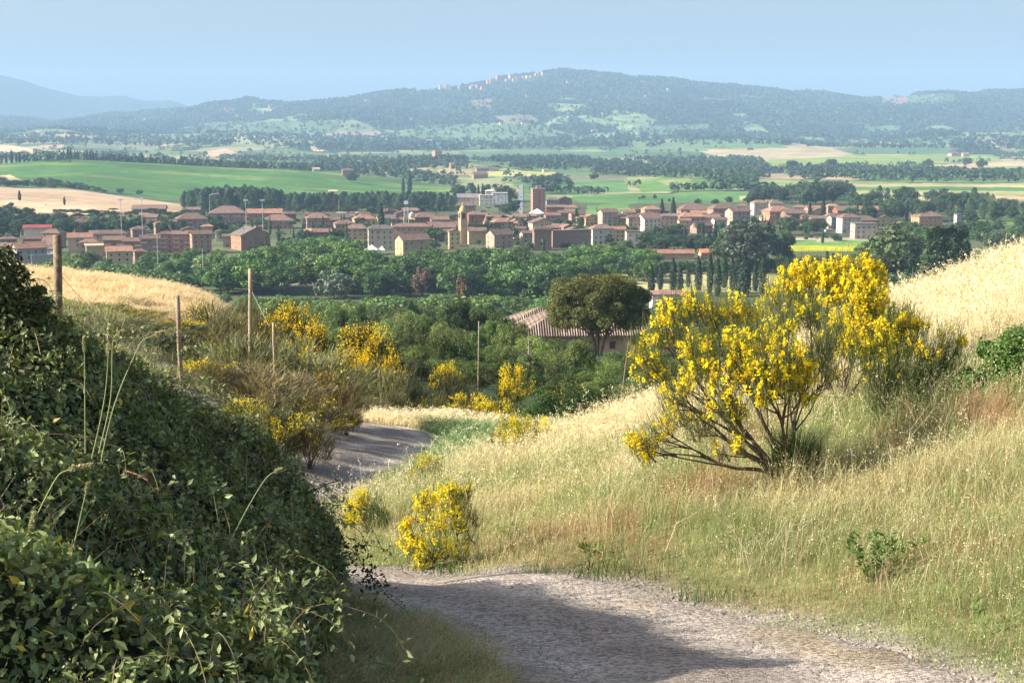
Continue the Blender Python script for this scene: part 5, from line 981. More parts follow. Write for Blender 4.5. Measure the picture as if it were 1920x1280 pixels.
for i, (u, d, vt, w) in enumerate(G):
    k = i % 3; far = d > 230; tall = i % 3 == 1
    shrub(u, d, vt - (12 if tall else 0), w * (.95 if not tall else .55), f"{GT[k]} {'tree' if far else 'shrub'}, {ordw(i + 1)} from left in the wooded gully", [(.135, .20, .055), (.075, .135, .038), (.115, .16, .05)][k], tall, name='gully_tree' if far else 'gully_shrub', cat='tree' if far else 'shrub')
shrub(1060, 72, 706, 130, 'dense bright green rounded shrub in front of the farmhouse gully', (.065, .13, .03), name='green_shrub', grp=None); shrub(1000, 66, 745, 90, 'lower dense green shrub left of the bright rounded shrub', (.05, .10, .028), name='green_shrub', grp=None)
shrub(1135, 70, 745, 100, 'dark green shrub behind the pale grass crest', (.04, .075, .025), name='green_shrub', grp=None); shrub(1205, 215, 618, 44, 'dark glossy ivy shrub against the farmhouse wall', (.03, .075, .022), name='green_shrub', grp=None)
for i, (u, d, vt, w) in enumerate([(955, 196, 606, 60), (1000, 192, 622, 60), (1045, 190, 628, 60), (1085, 188, 640, 50), (1160, 180, 652, 60), (1232, 200, 600, 50)]): shrub(u, d, vt, w, f'leafy small tree, {ordw(i + 1)} from left screening the farmhouse wall', (.10, .15, .05), False, 'trees screening the farmhouse', name='farmhouse_tree', cat='tree')
for i, (u, d, vt, w) in enumerate([(842, 245, 552, 66), (872, 250, 547, 60), (908, 245, 558, 64), (940, 240, 574, 56)]): shrub(u, d, vt, w, f'tall dark tree, {ordw(i + 1)} from left just left of the farmhouse roof', (.05, .09, .03), True, 'dark trees left of the farmhouse', name='farmhouse_tree', cat='tree')
shrub(940, 80, 752, 110, 'dark shrub right of the flowering gully broom', (.045, .08, .028), name='green_shrub', grp=None)
# brooms of the gully: bearing, distance, top row, width, flowers, label
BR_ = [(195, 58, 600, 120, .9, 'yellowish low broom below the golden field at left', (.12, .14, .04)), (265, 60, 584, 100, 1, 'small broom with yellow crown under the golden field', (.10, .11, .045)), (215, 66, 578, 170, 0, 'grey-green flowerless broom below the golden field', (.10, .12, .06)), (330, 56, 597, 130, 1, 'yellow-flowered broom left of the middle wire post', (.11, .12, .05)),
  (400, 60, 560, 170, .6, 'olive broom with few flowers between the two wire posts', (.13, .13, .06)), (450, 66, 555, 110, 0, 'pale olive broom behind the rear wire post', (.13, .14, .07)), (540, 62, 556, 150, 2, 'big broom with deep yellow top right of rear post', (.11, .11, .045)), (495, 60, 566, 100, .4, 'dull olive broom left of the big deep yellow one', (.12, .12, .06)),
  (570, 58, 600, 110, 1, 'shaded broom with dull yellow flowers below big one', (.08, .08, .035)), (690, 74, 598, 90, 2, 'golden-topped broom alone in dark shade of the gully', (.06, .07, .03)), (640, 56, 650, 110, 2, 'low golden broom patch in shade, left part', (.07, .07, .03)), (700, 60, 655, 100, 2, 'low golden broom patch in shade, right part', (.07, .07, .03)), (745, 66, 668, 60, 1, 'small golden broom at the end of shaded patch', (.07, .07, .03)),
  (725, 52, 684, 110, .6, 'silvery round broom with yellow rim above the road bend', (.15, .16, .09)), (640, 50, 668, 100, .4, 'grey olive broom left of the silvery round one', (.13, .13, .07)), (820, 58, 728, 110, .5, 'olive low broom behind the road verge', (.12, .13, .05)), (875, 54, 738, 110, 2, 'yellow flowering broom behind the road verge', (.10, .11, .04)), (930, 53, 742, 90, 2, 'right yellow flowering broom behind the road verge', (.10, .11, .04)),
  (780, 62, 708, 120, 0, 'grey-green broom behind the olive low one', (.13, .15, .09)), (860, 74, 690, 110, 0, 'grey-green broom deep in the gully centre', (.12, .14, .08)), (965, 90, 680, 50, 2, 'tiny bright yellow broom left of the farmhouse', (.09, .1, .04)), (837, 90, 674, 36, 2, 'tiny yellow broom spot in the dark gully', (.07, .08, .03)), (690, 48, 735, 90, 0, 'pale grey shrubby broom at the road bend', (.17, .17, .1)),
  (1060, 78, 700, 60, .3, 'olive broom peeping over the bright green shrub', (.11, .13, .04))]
for i, (u, d, vt, w, fl, lab, tw) in enumerate(BR_): broom(u, d, vt, w * 1.05, lab, fl, tw, i, fc=(.92, .66, .014) if 'shade' in lab or 'deep' in lab else (1.0, .80, .02))  # duller petals where the label says shade: shade put into the flower colour
# the large brown-green broom mass left of the road bend
for i, (u, d, vt, w, fl, lab, tw) in enumerate([(560, 41, 620, 290, .4, 'largest olive-green broom, mostly out of flower, left of road bend', (.19, .20, .10)), (455, 40, 612, 230, .0, 'grey-green feathery broom on top of the large mass', (.20, .22, .12)), (390, 36, 662, 130, 1, 'broom with yellow flowers right of the middle wire post', (.15, .14, .07)), (625, 39, 690, 130, .6, 'rust-brown broom with scattered flowers at the road edge', (.17, .14, .07)),
   (500, 36, 672, 230, .0, 'bare twiggy brown broom in the middle of the mass', (.21, .18, .11)), (450, 31, 742, 130, 1, 'low yellow flowering broom above the bramble, left', (.12, .12, .05)), (525, 31, 762, 130, 1, 'low yellow flowering broom above the bramble, right', (.11, .12, .045)), (595, 35, 740, 150, .3, 'dark broom hanging over the gravel road', (.11, .10, .05)), (650, 37, 760, 60, 1, 'narrow yellow-tipped broom at the road edge', (.12, .11, .05)), (580, 31, 790, 110, .3, 'dark low broom above the far road edge', (.10, .09, .045)), (350, 34, 700, 90, .0, 'thin bare broom above the pale earth patch', (.2, .17, .11)), (545, 33, 800, 150, 0, 'low dark twiggy broom skirt over the road bank', (.11, .10, .06)), (640, 39, 785, 100, 0, 'low brown broom skirt nearest the road bend', (.14, .11, .06)), (450, 31, 785, 150, 0, 'low dark broom behind the bramble edge', (.12, .12, .06))]):
    broom(u, d, vt, w, lab, fl, tw, i + 1, 'brooms left of the road bend', (1.0, .80, .02))
# small brooms on the sunny bank
for i, (u, d, vt, w, fl, lab, tw) in enumerate([(690, 19.5, 914, 96, 2, 'small broom with a flat yellow crown on the grass bank', (.10, .15, .05)), (800, 28, 846, 66, 2, 'small yellow broom at the near edge of road bend', (.10, .14, .04)), (975, 30, 774, 84, 2, 'slender broom with bright yellow left side on grass crest', (.12, .16, .05)), (1012, 31, 780, 64, 2, 'thin green-yellow broom right of the slender one', (.13, .17, .06)), (955, 32, 774, 50, 1, 'olive broom top behind the slender one', (.12, .13, .05))]):
    broom(u, d, vt, w, lab, fl, tw, i, 'small brooms on the sunny bank', (1.0, .82, .02))
# ---- crafted broom: outline given as plumes (centre bearing, row, reach in metres)
def big_broom(name, label, base, plumes, tw, fcol, fdens, n_tw, stemn, seed, parts_extra=None, twl=.36, fs=.0115, sub=5, stemc=(.13, .10, .07), rsc=1., gap=.36):
    R = np.random.default_rng(seed); o = empty(name, base, label, 'broom bush'); B0 = np.array(base); st, twb, fl = MB(), MB(), MB()
    cs = []
    for (u, v, dd, r, f) in plumes: cs.append((P(u, v, base[1] + dd) - B0, r, f))
    cen = np.array([c for c, _, _ in cs]); na = max(4, len(cs) // 5); anc = cen[R.choice(len(cs), na, False)].copy()
    for _ in range(6):
        gi = np.argmin(((cen[:, None] - anc[None]) ** 2).sum(-1), 1); anc = np.array([cen[gi == g].mean(0) if (gi == g).any() else anc[g] for g in range(na)])
    mains = []
    for g in range(na):
        A = anc[g]; root = np.array([R.normal(0, .05), R.normal(0, .05), -.06]); mp = smooth_line([root, A * [.22, .22, .14] + R.normal(0, .03, 3), A * [.45, .45, .36] + R.normal(0, .05, 3), A * [.66, .66, .60]], 5)
        st.tube(mp, np.linspace(.030, .014, len(mp)) * rsc, 6, (1, 1, 1)); mains.append(mp)
    for k, (c, r, f) in enumerate(cs):
        mp = mains[gi[k]]; s0 = mp[R.integers(len(mp) // 2, len(mp))]; e = c - [0, 0, r * .3]; m1 = (s0 + e) / 2 + R.normal(0, .05, 3)
        pts = smooth_line([s0, m1, e], 4); st.tube(pts, np.linspace(.012, .004, len(pts)) * rsc, 5, (1, 1, 1), False)
        for q in range(sub):
            f0 = pts[R.integers(len(pts) // 2, len(pts))]; tgt = c + rdir(R, 1)[0] * r * R.uniform(.4, .95); mm = (f0 + tgt) / 2 + R.normal(0, .04, 3) - [0, 0, .05]
            sp_ = smooth_line([f0, mm, tgt], 3); st.tube(sp_, np.linspace(.008, .0025, len(sp_)), 4, (1.1, 1, .95))
            for w_ in range(3): g0 = sp_[R.integers(1, len(sp_))]; st.tube([g0, g0 + R.normal(0, .12, 3) + [0, 0, .06]], [.003, .0012], 4, (1.3, 1.15, 1.0))
        n = int(n_tw * r * r / .1); cc = c + rdir(R, n) * (r * R.random((n, 1)) ** .45); outv = unit(cc - [0, 0, -.2]) * .5 + [0, 0, .9]; dirv = unit(outv + R.normal(0, .28, (n, 3))); L = R.uniform(.5, 1.1, (n, 1)) * twl
        cc[:, 2] = np.maximum(cc[:, 2], c[2] - r * .45); b0 = cc - dirv * L * .35; t0 = cc + dirv * L * .65; s = unit(np.cross(dirv, rdir(R, n))) * .0024; V = np.stack([b0 - s, b0 + s, t0 + s * .4, t0 - s * .4], 1).reshape(-1, 3); twb.add(V, np.arange(4 * n).reshape(n, 4), np.repeat(R.uniform(.6, 1.4, (n, 1)) * [1, 1, 1], 4, 0))
        nv = int(fdens * f * r * r / .1 * 1.25)
        if nv:
            vc = c + rdir(R, nv) * (r * 1.04 * R.random((nv, 1)) ** .38); vc = vc[(vc[:, 2] > c[2] - r * .55) & (vnoise(vc[:, 0] * 9 + seed, vc[:, 2] * 9 + vc[:, 1] * 5, seed) > gap)]; nv = len(vc); ax = unit(unit(vc - [0, 0, -.2]) * .5 + [0, 0, .9] + R.normal(0, .25, (nv, 3))); nb = 11
            sp0 = np.repeat(vc, nb, 0) + np.repeat(ax, nb, 0) * R.uniform(-.5, .5, (nv * nb, 1)) * .075 + R.normal(0, .013, (nv * nb, 3)); col = np.repeat(R.uniform(.82, 1.08, (nv, 1)), nb, 0) * R.uniform(.85, 1.1, (nv * nb, 1)) * [1, 1, 1]; col[:, 1] *= np.repeat(R.uniform(.86, 1.04, nv), nb)
            V, F, K = leaves(R, sp0, unit(rdir(R, nv * nb) + [-.5, -.35, .45]), fs * R.uniform(.65, 1.3, nv * nb), .8, col); fl.add(V, F, K)
    st.obj('branches', M['bark'], o, color=stemc, smooth=True); twb.obj('twigs', M['leaf'], o, color=tw); fl.obj('flowers', M['flower'], o, color=fcol)
    return o
pb = at(1490, 15.6)
PL = [(1205, 660, -.2, .2, 1), (1215, 690, .1, .2, .9), (1235, 625, .2, .2, 1), (1260, 590, .1, .2, 1), (1275, 630, .3, .2, .5), (1300, 575, .2, .2, 1.1), (1330, 580, .5, .16, .6), (1375, 578, .4, .2, 1.1), (1405, 595, .5, .18, .9), (1345, 615, .3, .2, .5), (1300, 650, -.4, .2, 1.1), (1310, 690, -.5, .22, 1.3), (1340, 665, -.5, .24, 1.4), (1360, 715, -.6, .22, 1.2), (1385, 650, -.4, .24, 1.3), (1400, 690, -.6, .24, 1.4), (1430, 640, -.3, .22, 1.2),
      (1440, 690, -.6, .24, 1.3), (1480, 670, -.5, .22, 1.1), (1470, 720, -.6, .22, 1.2), (1500, 700, -.3, .2, 1.1), (1505, 735, -.4, .18, .8), (1420, 735, -.7, .22, 1.1), (1350, 765, -.6, .18, 1), (1380, 775, -.5, .16, .9), (1295, 720, -.4, .2, .8), (1260, 740, -.3, .2, .6), (1270, 775, 0, .2, .25), (1250, 700, .2, .2, .25), (1195, 830, -.5, .15, 1.3), (1225, 815, -.4, .14, .7), (1210, 850, -.5, .12, 1.1), (1245, 800, -.2, .14, .4), (1380, 832, -.6, .12, .9), (1350, 845, -.4, .1, .6),
      (1480, 600, .5, .22, .5), (1450, 570, .7, .22, .3), (1520, 590, .6, .22, .3), (1540, 650, .3, .2, .15), (1525, 680, .1, .22, .3), (1555, 700, .3, .16, .1), (1460, 620, .1, .2, .8), (1560, 620, .4, .2, .2), (1320, 790, -.2, .18, .25), (1300, 810, -.3, .14, .1)]
big_broom('broom_bush', 'largest yellow flowering broom with bare dark branches on the sunny bank', pb, PL, (.12, .155, .06), (1.0, .87, .025), 95, 400, 0, 5, fs=.016, gap=.27)
b2 = MB(); Rr = np.random.default_rng(4)
n = 1500; a = Rr.uniform(0, 6.28, n); rr = Rr.random(n) ** .5 * .22; P0 = np.c_[np.cos(a) * rr, np.sin(a) * rr, np.full(n, -.02)] + pb; V, F, K, _ = blades(Rr, P0, Rr.uniform(.25, .8, n), .003, np.c_[np.cos(a) * rr * 2, np.sin(a) * rr * 2, np.zeros(n)], np.array([(.075, .14, .04)]) * Rr.uniform(.5, 1.5, (n, 1)))
prop(link('rush_tuft', mesh('rush_tuft', V, F, M['leaf'], K)), 'dark green tuft of upright shoots at the foot of the largest broom', 'plant')
pc = at(1570, 19.8)
PL2 = [(1480, 530, 0, .24, 1.3), (1510, 515, .1, .24, 1.4), (1545, 520, 0, .26, 1.5), (1580, 512, .1, .26, 1.5), (1615, 510, 0, .26, 1.5), (1640, 520, .1, .22, 1.3), (1600, 545, -.2, .28, 1.5), (1560, 555, -.1, .24, 1), (1630, 560, -.3, .26, 1.4), (1650, 590, -.3, .24, 1.3), (1600, 585, -.4, .26, 1.4), (1620, 620, -.5, .24, 1.2), (1580, 610, -.3, .22, .9), (1665, 625, -.4, .22, 1.1), (1590, 650, -.4, .2, .6), (1640, 650, -.5, .2, .8), (1500, 560, .2, .24, .5), (1530, 590, 0, .24, .2), (1560, 640, 0, .24, .1), (1455, 550, .1, .2, .7), (1690, 600, -.3, .2, .8), (1550, 700, 0, .2, .1)]
big_broom('broom_bush', 'tall broom crowned with dense yellow bloom behind the largest one', pc, PL2, (.11, .145, .055), (1.0, .87, .025), 115, 400, 0, 6, fs=.018, gap=.2)
pd = at(1668, 17.6)
PL3 = [(1600, 640, 0, .2, .5), (1620, 680, -.2, .24, .05), (1650, 650, 0, .22, .5), (1655, 700, -.3, .26, .02), (1690, 640, .1, .22, .5), (1690, 690, -.2, .26, .03), (1700, 740, -.3, .24, 0), (1650, 750, -.3, .22, 0), (1730, 660, 0, .22, .25), (1735, 710, -.1, .24, .02), (1740, 760, -.1, .2, 0), (1770, 680, .1, .2, 0), (1775, 640, .2, .18, .1), (1780, 730, .1, .2, 0), (1725, 620, .2, .14, 1.0), (1710, 800, -.2, .16, 0), (1640, 800, -.2, .14, 0), (1800, 640, .2, .08, 1.2), (1700, 605, .2, .15, .8), (1665, 615, .1, .18, 1)]
big_broom('broom_bush', 'dark green rush-like broom with few flowers, right of the largest', pd, PL3, (.075, .12, .042), (1.0, .87, .025), 420, 330, 0, 7, twl=.5, fs=.014)
pe = at(822, 15.2)
PL4 = [(842, 916, 0, .09, 1.3), (858, 922, 0, .08, 1), (790, 930, .05, .09, 1.1), (878, 915, 0, .07, .9), (760, 985, 0, .09, 1), (890, 970, 0, .1, .1), (770, 1000, -.1, .16, .8), (785, 970, 0, .15, .7), (800, 940, .1, .15, .9), (835, 930, .1, .15, 1), (860, 935, .1, .14, .8), (875, 960, 0, .14, .3), (850, 975, -.1, .18, .15), (880, 995, 0, .16, .02), (815, 980, -.2, .16, .5), (780, 1030, -.2, .15, 1), (765, 1015, -.1, .12, .7), (800, 1045, -.2, .14, .9), (830, 1030, -.2, .15, .4), (860, 1030, -.1, .15, .1), (845, 950, -.1, .16, .6), (820, 1010, -.2, .14, .4), (785, 1058, -.2, .1, 1.1)]
big_broom('broom_bush', 'knee-high rounded broom sprinkled with yellow flowers at the roadside', pe, [(a, b, c, r, max(f, .5) if a < 870 else f) for a, b, c, r, f in PL4], (.15, .20, .07), (1.0, .87, .025), 120, 300, 0, 8, twl=.24, fs=.013, gap=.12, sub=3, rsc=.35)
# ---- posts and wires
def post(u, d, vt, r, label, lean=(0, 0), col=(.24, .18, .125), name='fence_post', grp='wooden posts of the wire fence', z0=-.3):
    p = at(u, d); h = hz(p, vt); o = prop(D.objects.new(name, None), label, 'post', grp); D.objects.remove(o); b = MB(); RR = np.random.default_rng(int(u))
    pts = [(lean[0] * t * h + RR.normal(0, .006), lean[1] * t * h, z0 + t * (h - z0)) for t in np.linspace(0, 1, 7)]; b.tube(pts, [r * RR.uniform(.9, 1.08) for _ in pts], 8, (1, 1, 1)); o = b.obj(name, M['wood'], None, p, col, True); prop(o, label, 'post', grp)
    return p + np.array(pts[-1])
t1 = post(113, 13, 441, .042, 'thick weathered round post standing nearest, before the golden field', (.03, 0)); t2 = post(343, 27.5, 554, .045, 'thin straight post between bramble and pale earth patch', (.0, 0), (.28, .22, .16)); t3 = post(468, 40, 504, .062, 'pale thicker post behind the large feathery broom', (.035, 0), (.36, .28, .19))
post(896, 105, 602, .045, 'pale leaning cane pole among the gully shrubs', (.02, 0), (.36, .29, .19), 'cane_pole', None); post(1163, 100, 640, .05, 'thin crooked stake at the right of the gully below farmhouse', (.12, 0), (.25, .18, .12), 'stake', None); post(517, 38, 604, .03, 'short stub post right of the pale thicker post', (0, 0), (.4, .32, .2), 'stub_post', None)
def wire(a, b, sag, label, r=.006):
    a, b = np.array(a), np.array(b); t = np.linspace(0, 1, 14)[:, None]; pts = a + (b - a) * t - [0, 0, 1] * (sag * 4 * t * (1 - t)); m = MB(); m.tube(pts, r, 4, (.3, .28, .25)); prop(m.obj('fence_wire', M['metal']), label, 'wire', 'sagging fence wires')
wire(t3 - [0, 0, .45], t2 - [0, 0, .75], .25, 'wire from pale thicker post down to the thin straight post'); wire(t2 - [0, 0, .75], P(200, 640, 24), .1, 'wire from the thin straight post into the bramble', .005); wire(t1 - [0, 0, .35], t2 - [0, 0, .6], .5, 'loose wire from the thick nearest post to the thin straight post', .003); wire(t3 - [0, 0, .6], P(505, 612, 39), .02, 'short stay wire on the right of the pale thicker post', .004)
# ---- umbrella pine over the farmhouse
p = at(1118, 208); hp = hz(p, 509); o = empty('umbrella_pine', p, 'big olive-green umbrella pine with three trunks before the pink farmhouse', 'pine'); Rp = np.random.default_rng(9); VV, KK, FF, n0 = [], [], [], 0; tr = MB(); Rr = random.Random(4)
zt = lambda v: hz(p, v)
lobes = []
for k in range(170):
    u = Rp.uniform(1040, 1210); q = (u - 1118) / 92; top = 512 + 34 * q * q * abs(q); bot = 606 - 12 * q * q; v = top + (bot - top) * Rp.random() ** 1.1 + 8; dd = Rp.uniform(-6, 6) * math.sqrt(max(.05, 1 - q * q)); lobes.append((u, v, dd))
for (u, v, dd) in lobes:
    c = P(u, v, 208 + dd) - p; nl = 520; d_ = rdir(Rp, nl); rad = Rp.uniform(1.0, 1.7); pp = c + d_ * (rad * Rp.uniform(.45, 1, (nl, 1)) ** .5) * [1, 1, .72]; col = np.ones((nl, 3)) * Rp.uniform(.75, 1.25) * Rp.uniform(.65, 1.3, (nl, 1))
    V, F, K = leaves(Rp, pp, unit(d_ * .6 + rdir(Rp, nl)), .17 * Rp.uniform(.6, 1.3, nl), .42, col); VV.append(V); FF.append(F + n0); KK.append(K); n0 += len(V)
link('crown', mesh('crown', np.concatenate(VV), np.concatenate(FF), M['leaf'], np.concatenate(KK)), o, color=(.19, .205, .07))
zf = zt(618)
for (x0, x1, r) in ((-.35, -.9, .26), (.25, .35, .24), (1.1, 1.7, .2)):
    b = MB(); b.tube([(x0 * .5, 0, -.4), (x0, 0, zf * .5), (x1, .3, zf), (x1 * 1.4, .5, zf + 1.5)], [r * 1.1, r, r * .8, r * .5], 8)
    for k in range(9): l = lobes[Rr.randrange(170)]; e = P(l[0], l[1], 208 + l[2]) - p; s0 = np.array((x1, .3, zf - Rr.uniform(0, 1.2))); b.tube([s0, s0 + (e - s0) * [.55, .55, .35], e], [r * .42, r * .25, r * .1], 4)
    b.obj('trunk', M['bark'], o, color=(.17, .12, .09))
# bare sapling
p = at(990, 118); hb_ = hz(p, 622); o = empty('bare_sapling', p, 'leafless pale sapling in front of the gully shrubs left of the farmhouse', 'dead tree'); b = MB(); Rr = random.Random(8)
b.tube([(0, 0, -.2), (.1, 0, hb_ * .5), (.0, 0, hb_)], [.09, .06, .015], 6)
for k in range(26): z = hb_ * Rr.uniform(.25, .95); a = Rr.uniform(0, 6.28); l = (1.1 - z / hb_) * Rr.uniform(.8, 1.6); q = (math.cos(a) * l, math.sin(a) * l, z + l * .9); b.tube([(.05, 0, z), (q[0] * .5, q[1] * .5, z + l * .35), q], [.03, .02, .006], 4)
b.obj('branches', M['bark'], o, color=(.42, .34, .25))
# ---- hawthorn-like shrub at the right edge
o = empty('hawthorn_bush', at(1900, 17.5), 'glossy bright green leafy bush at the right picture edge', 'shrub'); B0 = np.array(o.location); Rh = np.random.default_rng(31); VV = MB(); st = MB()
for (u, v, dd, r) in [(1935, 660, 0, .3), (1900, 670, -.1, .22), (1930, 720, -.2, .35), (1890, 740, -.3, .24), (1935, 780, -.3, .3), (1860, 655, .1, .1), (1870, 700, -.1, .14), (1840, 720, -.2, .12), (1815, 735, -.1, .1), (1845, 755, -.3, .14), (1880, 790, -.4, .18), (1855, 780, -.3, .12), (1825, 700, 0, .08), (1915, 640, .1, .16), (1860, 640, .2, .07), (1990, 700, 0, .45), (1990, 790, -.2, .4), (1900, 805, -.4, .12), (1870, 730, -.3, .13), (1803, 722, -.1, .07)]:
    r *= 1.25; c = P(u - 12, v, B0[1] + dd) - B0; n = int(13000 * r ** 1.5); d_ = rdir(Rh, n); pp = c + d_ * r * Rh.uniform(.3, 1, (n, 1)) ** .5; gap = vnoise(pp[:, 0] * 9, pp[:, 2] * 9 + pp[:, 1] * 5, 3) > .3; pp, d_ = pp[gap], d_[gap]; n = len(pp)
    col = np.ones((n, 3)) * Rh.uniform(.55, 1.4, (n, 1)); V, F, K = fleaves(Rh, pp, unit(d_ + rdir(Rh, n) * .9 + [0, 0, .5]), .022 * Rh.uniform(.6, 1.25, n), .6, .12, col); VV.add(V, F, K); st.tube(smooth_line([(.2, 0, 0), c * [.5, .5, .3], c], 3), np.linspace(.018, .004, 7), 4)
VV.obj('foliage', M['gloss'], o, color=(.095, .17, .035)); st.obj('branches', M['bark'], o, color=(.13, .1, .07))
# ---- bramble thicket filling the lower left
bp = TPS([(*P(0, 575, 9.2)[[0, 1, 2]],), (*P(100, 612, 9.2),), (*P(200, 662, 9.6),), (*P(300, 712, 10),), (*P(400, 795, 10.3),), (*P(500, 855, 10.6),), (*P(600, 945, 10.4),), (*P(655, 1015, 10.2),), (*P(690, 1085, 9.4),), (*P(660, 1180, 7.8),), (*P(640, 1270, 6.6),), (*P(300, 1000, 6.4),), (*P(100, 800, 6.6),), (*P(500, 1050, 7.2),), (*P(0, 1150, 4.9),), (*P(350, 1280, 4.6),), (*P(620, 1330, 5.2),), (*P(-200, 700, 7),), (-4.5, 11.5, -1.6), (-2.4, 12, -3.0), (-.4, 9.5, -4.2), (-.2, 6.5, -3.6), (-1.2, 11.6, -3.9), (-6, 9, -.8), (-6, 5, -.6), (-1.2, 3.4, -2.4), (-7, 12, -1)])
def thick(x, y): return thick0(x, y) - 2.2 * sstep(-.45, .12, x + .1 * y + (fbm(x / .4, y / .4, 59, 2) - .5) * .5) 
def thick0(x, y): return np.maximum(bp(x, y), np.where((x < -1.1 - .05 * (y - 8)) & (y < 10.8), gh(x, y) + .3, -99)) + (fbm(x / .95, y / .95, 55, 2) - .5) * .75 + (fbm(x / .28, y / .28, 56, 2) - .5) * .22
o = empty('bramble_thicket', (-3, 8, gz(-3, 8)), 'dense dark green bramble thicket filling the lower left corner', 'bramble'); B0 = np.array(o.location); Rb = np.random.default_rng(41)
def shell(n, dmax, x0=-6.2, x1=-.25, y0=3.6, y1=12.4):
    x = Rb.uniform(x0, x1, n); y = Rb.uniform(y0, y1, n); z = thick(x, y); e = .06; nx = -(thick(x + e, y) - z) / e; ny = -(thick(x, y + e) - z) / e; g = gh(x, y); sl = np.sqrt(1 + nx ** 2 + ny ** 2)
    k = (z > g + .04) & (Rb.random(n) < np.clip(sl / 2.6, .2, 1)) & (x / y > -.50) & (x - y * .0 < .0); x, y, z, nx, ny, g = [a[k] for a in (x, y, z, nx, ny, g)]
    dep = Rb.exponential(dmax, len(x)); z2 = np.maximum(z - dep, g + .01); N_ = unit(np.c_[nx, ny, np.full(len(x), 1.)]); return np.c_[x, y, z2], N_, dep
pts, N_, dep = shell(520000, .11); n = len(pts); print('BRAMBLE', n)
tone = .5 + 1.0 * fbm(pts[:, 0] / .35, pts[:, 1] / .35, 57, 3); col = np.ones((n, 3)) * tone[:, None] * Rb.uniform(.4, 1.9, (n, 1)); yl = Rb.random(n) < .025; col[yl] *= [2.6, 1.5, .6]
k = np.arange(n)[:, None]; V, F, K = fleaves(Rb, pts + Rb.normal(0, .02, (n, 3)) - B0, unit(N_ * .8 + rdir(Rb, n) * .8), .024 * Rb.uniform(.5, 1.4, n), .5, .14, col)
link('foliage', mesh('foliage', V, F, M['gloss'], K), o, color=(.155, .19, .075))
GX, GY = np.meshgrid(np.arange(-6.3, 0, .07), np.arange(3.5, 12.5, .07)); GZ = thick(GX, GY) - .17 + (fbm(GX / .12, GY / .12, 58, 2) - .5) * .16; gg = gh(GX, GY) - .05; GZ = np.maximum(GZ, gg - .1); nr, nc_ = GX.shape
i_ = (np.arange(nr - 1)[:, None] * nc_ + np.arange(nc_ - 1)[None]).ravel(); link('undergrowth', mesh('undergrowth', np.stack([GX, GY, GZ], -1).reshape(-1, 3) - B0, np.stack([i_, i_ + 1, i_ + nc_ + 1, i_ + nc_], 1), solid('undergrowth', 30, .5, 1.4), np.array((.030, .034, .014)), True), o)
sh = MB(); shl = MB(); pp, nn_, _ = shell(2600, .02)
for q, m_ in list(zip(pp, nn_))[:330]:     # arching leafy shoots standing off the surface
    a = Rb.uniform(0, 6.28); L = Rb.uniform(.2, .6); dv = np.array((math.cos(a), math.sin(a), 0)) * L; s = q - B0; hh = Rb.uniform(.05, .26); ps = smooth_line([s - [0, 0, .1], s + dv * .3 + [0, 0, hh], s + dv * .8 + [0, 0, hh * .8], s + dv], 4); sh.tube(ps, .002, 4, (.16, .13, .07)); k_ = Rb.integers(2, len(ps), 26); c_ = ps[k_] + Rb.normal(0, .022, (26, 3)); V, F, K = fleaves(Rb, c_, unit(rdir(Rb, 26) * .8 + [0, 0, .8]), .021 * Rb.uniform(.5, 1.3, 26), .5, .14, np.ones((26, 3)) * Rb.uniform(.6, 1.9, (26, 1))); shl.add(V, F, K)
sh.obj('shoots', M['bark'], o); shl.obj('shoot_leaves', M['gloss'], o, color=(.17, .21, .085))
b = MB(); pp, nn_, _ = shell(900, .03)
for q, m_ in zip(pp[:420], nn_):     # arching stems over the leaves
    a = Rb.uniform(0, 6.28); L = Rb.uniform(.25, .8); dv = np.array((math.cos(a), math.sin(a), 0)) * L; s = q - B0; b.tube(smooth_line([s - dv * .5 - [0, 0, .12], s + [0, 0, .05], s + dv * .5 - [0, 0, .02]], 4), .0022, 4, np.array([(.20, .13, .08), (.12, .10, .05), (.26, .20, .11)][Rb.integers(3)]))
b.obj('stems', M['bark'], o)
b = MB(); pp, nn_, _ = shell(1500, .0)
for q in pp[:260]:                   # pale bud and seed clusters standing over the thicket
    if Rb.random() < .5: continue
    s = q - B0 + [0, 0, .02]; nfl = 34; c = s + Rb.normal(0, .022, (nfl, 3)) + np.c_[np.zeros((nfl, 2)), Rb.random(nfl) * .07]; V, F, K = leaves(Rb, c, rdir(Rb, nfl), .006, .8, np.ones((nfl, 3)) * [.36, .40, .24] * Rb.uniform(.6, 1.2, (nfl, 1))); b.add(V, F, K)
b.obj('seed_clusters', M['leaf'], o)
# grass blades growing through the thicket
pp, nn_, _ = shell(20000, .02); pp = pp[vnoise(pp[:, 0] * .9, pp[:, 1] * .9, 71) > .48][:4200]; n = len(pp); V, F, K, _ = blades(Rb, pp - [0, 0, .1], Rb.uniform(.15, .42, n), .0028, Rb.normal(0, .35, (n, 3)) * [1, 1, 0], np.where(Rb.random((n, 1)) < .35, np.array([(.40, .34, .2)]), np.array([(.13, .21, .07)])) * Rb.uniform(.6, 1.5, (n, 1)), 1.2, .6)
prop(link('thicket_grass', mesh('thicket_grass', V, F, M['grass'], K)), 'green grass blades growing through the bramble thicket', 'grass', kind='stuff')
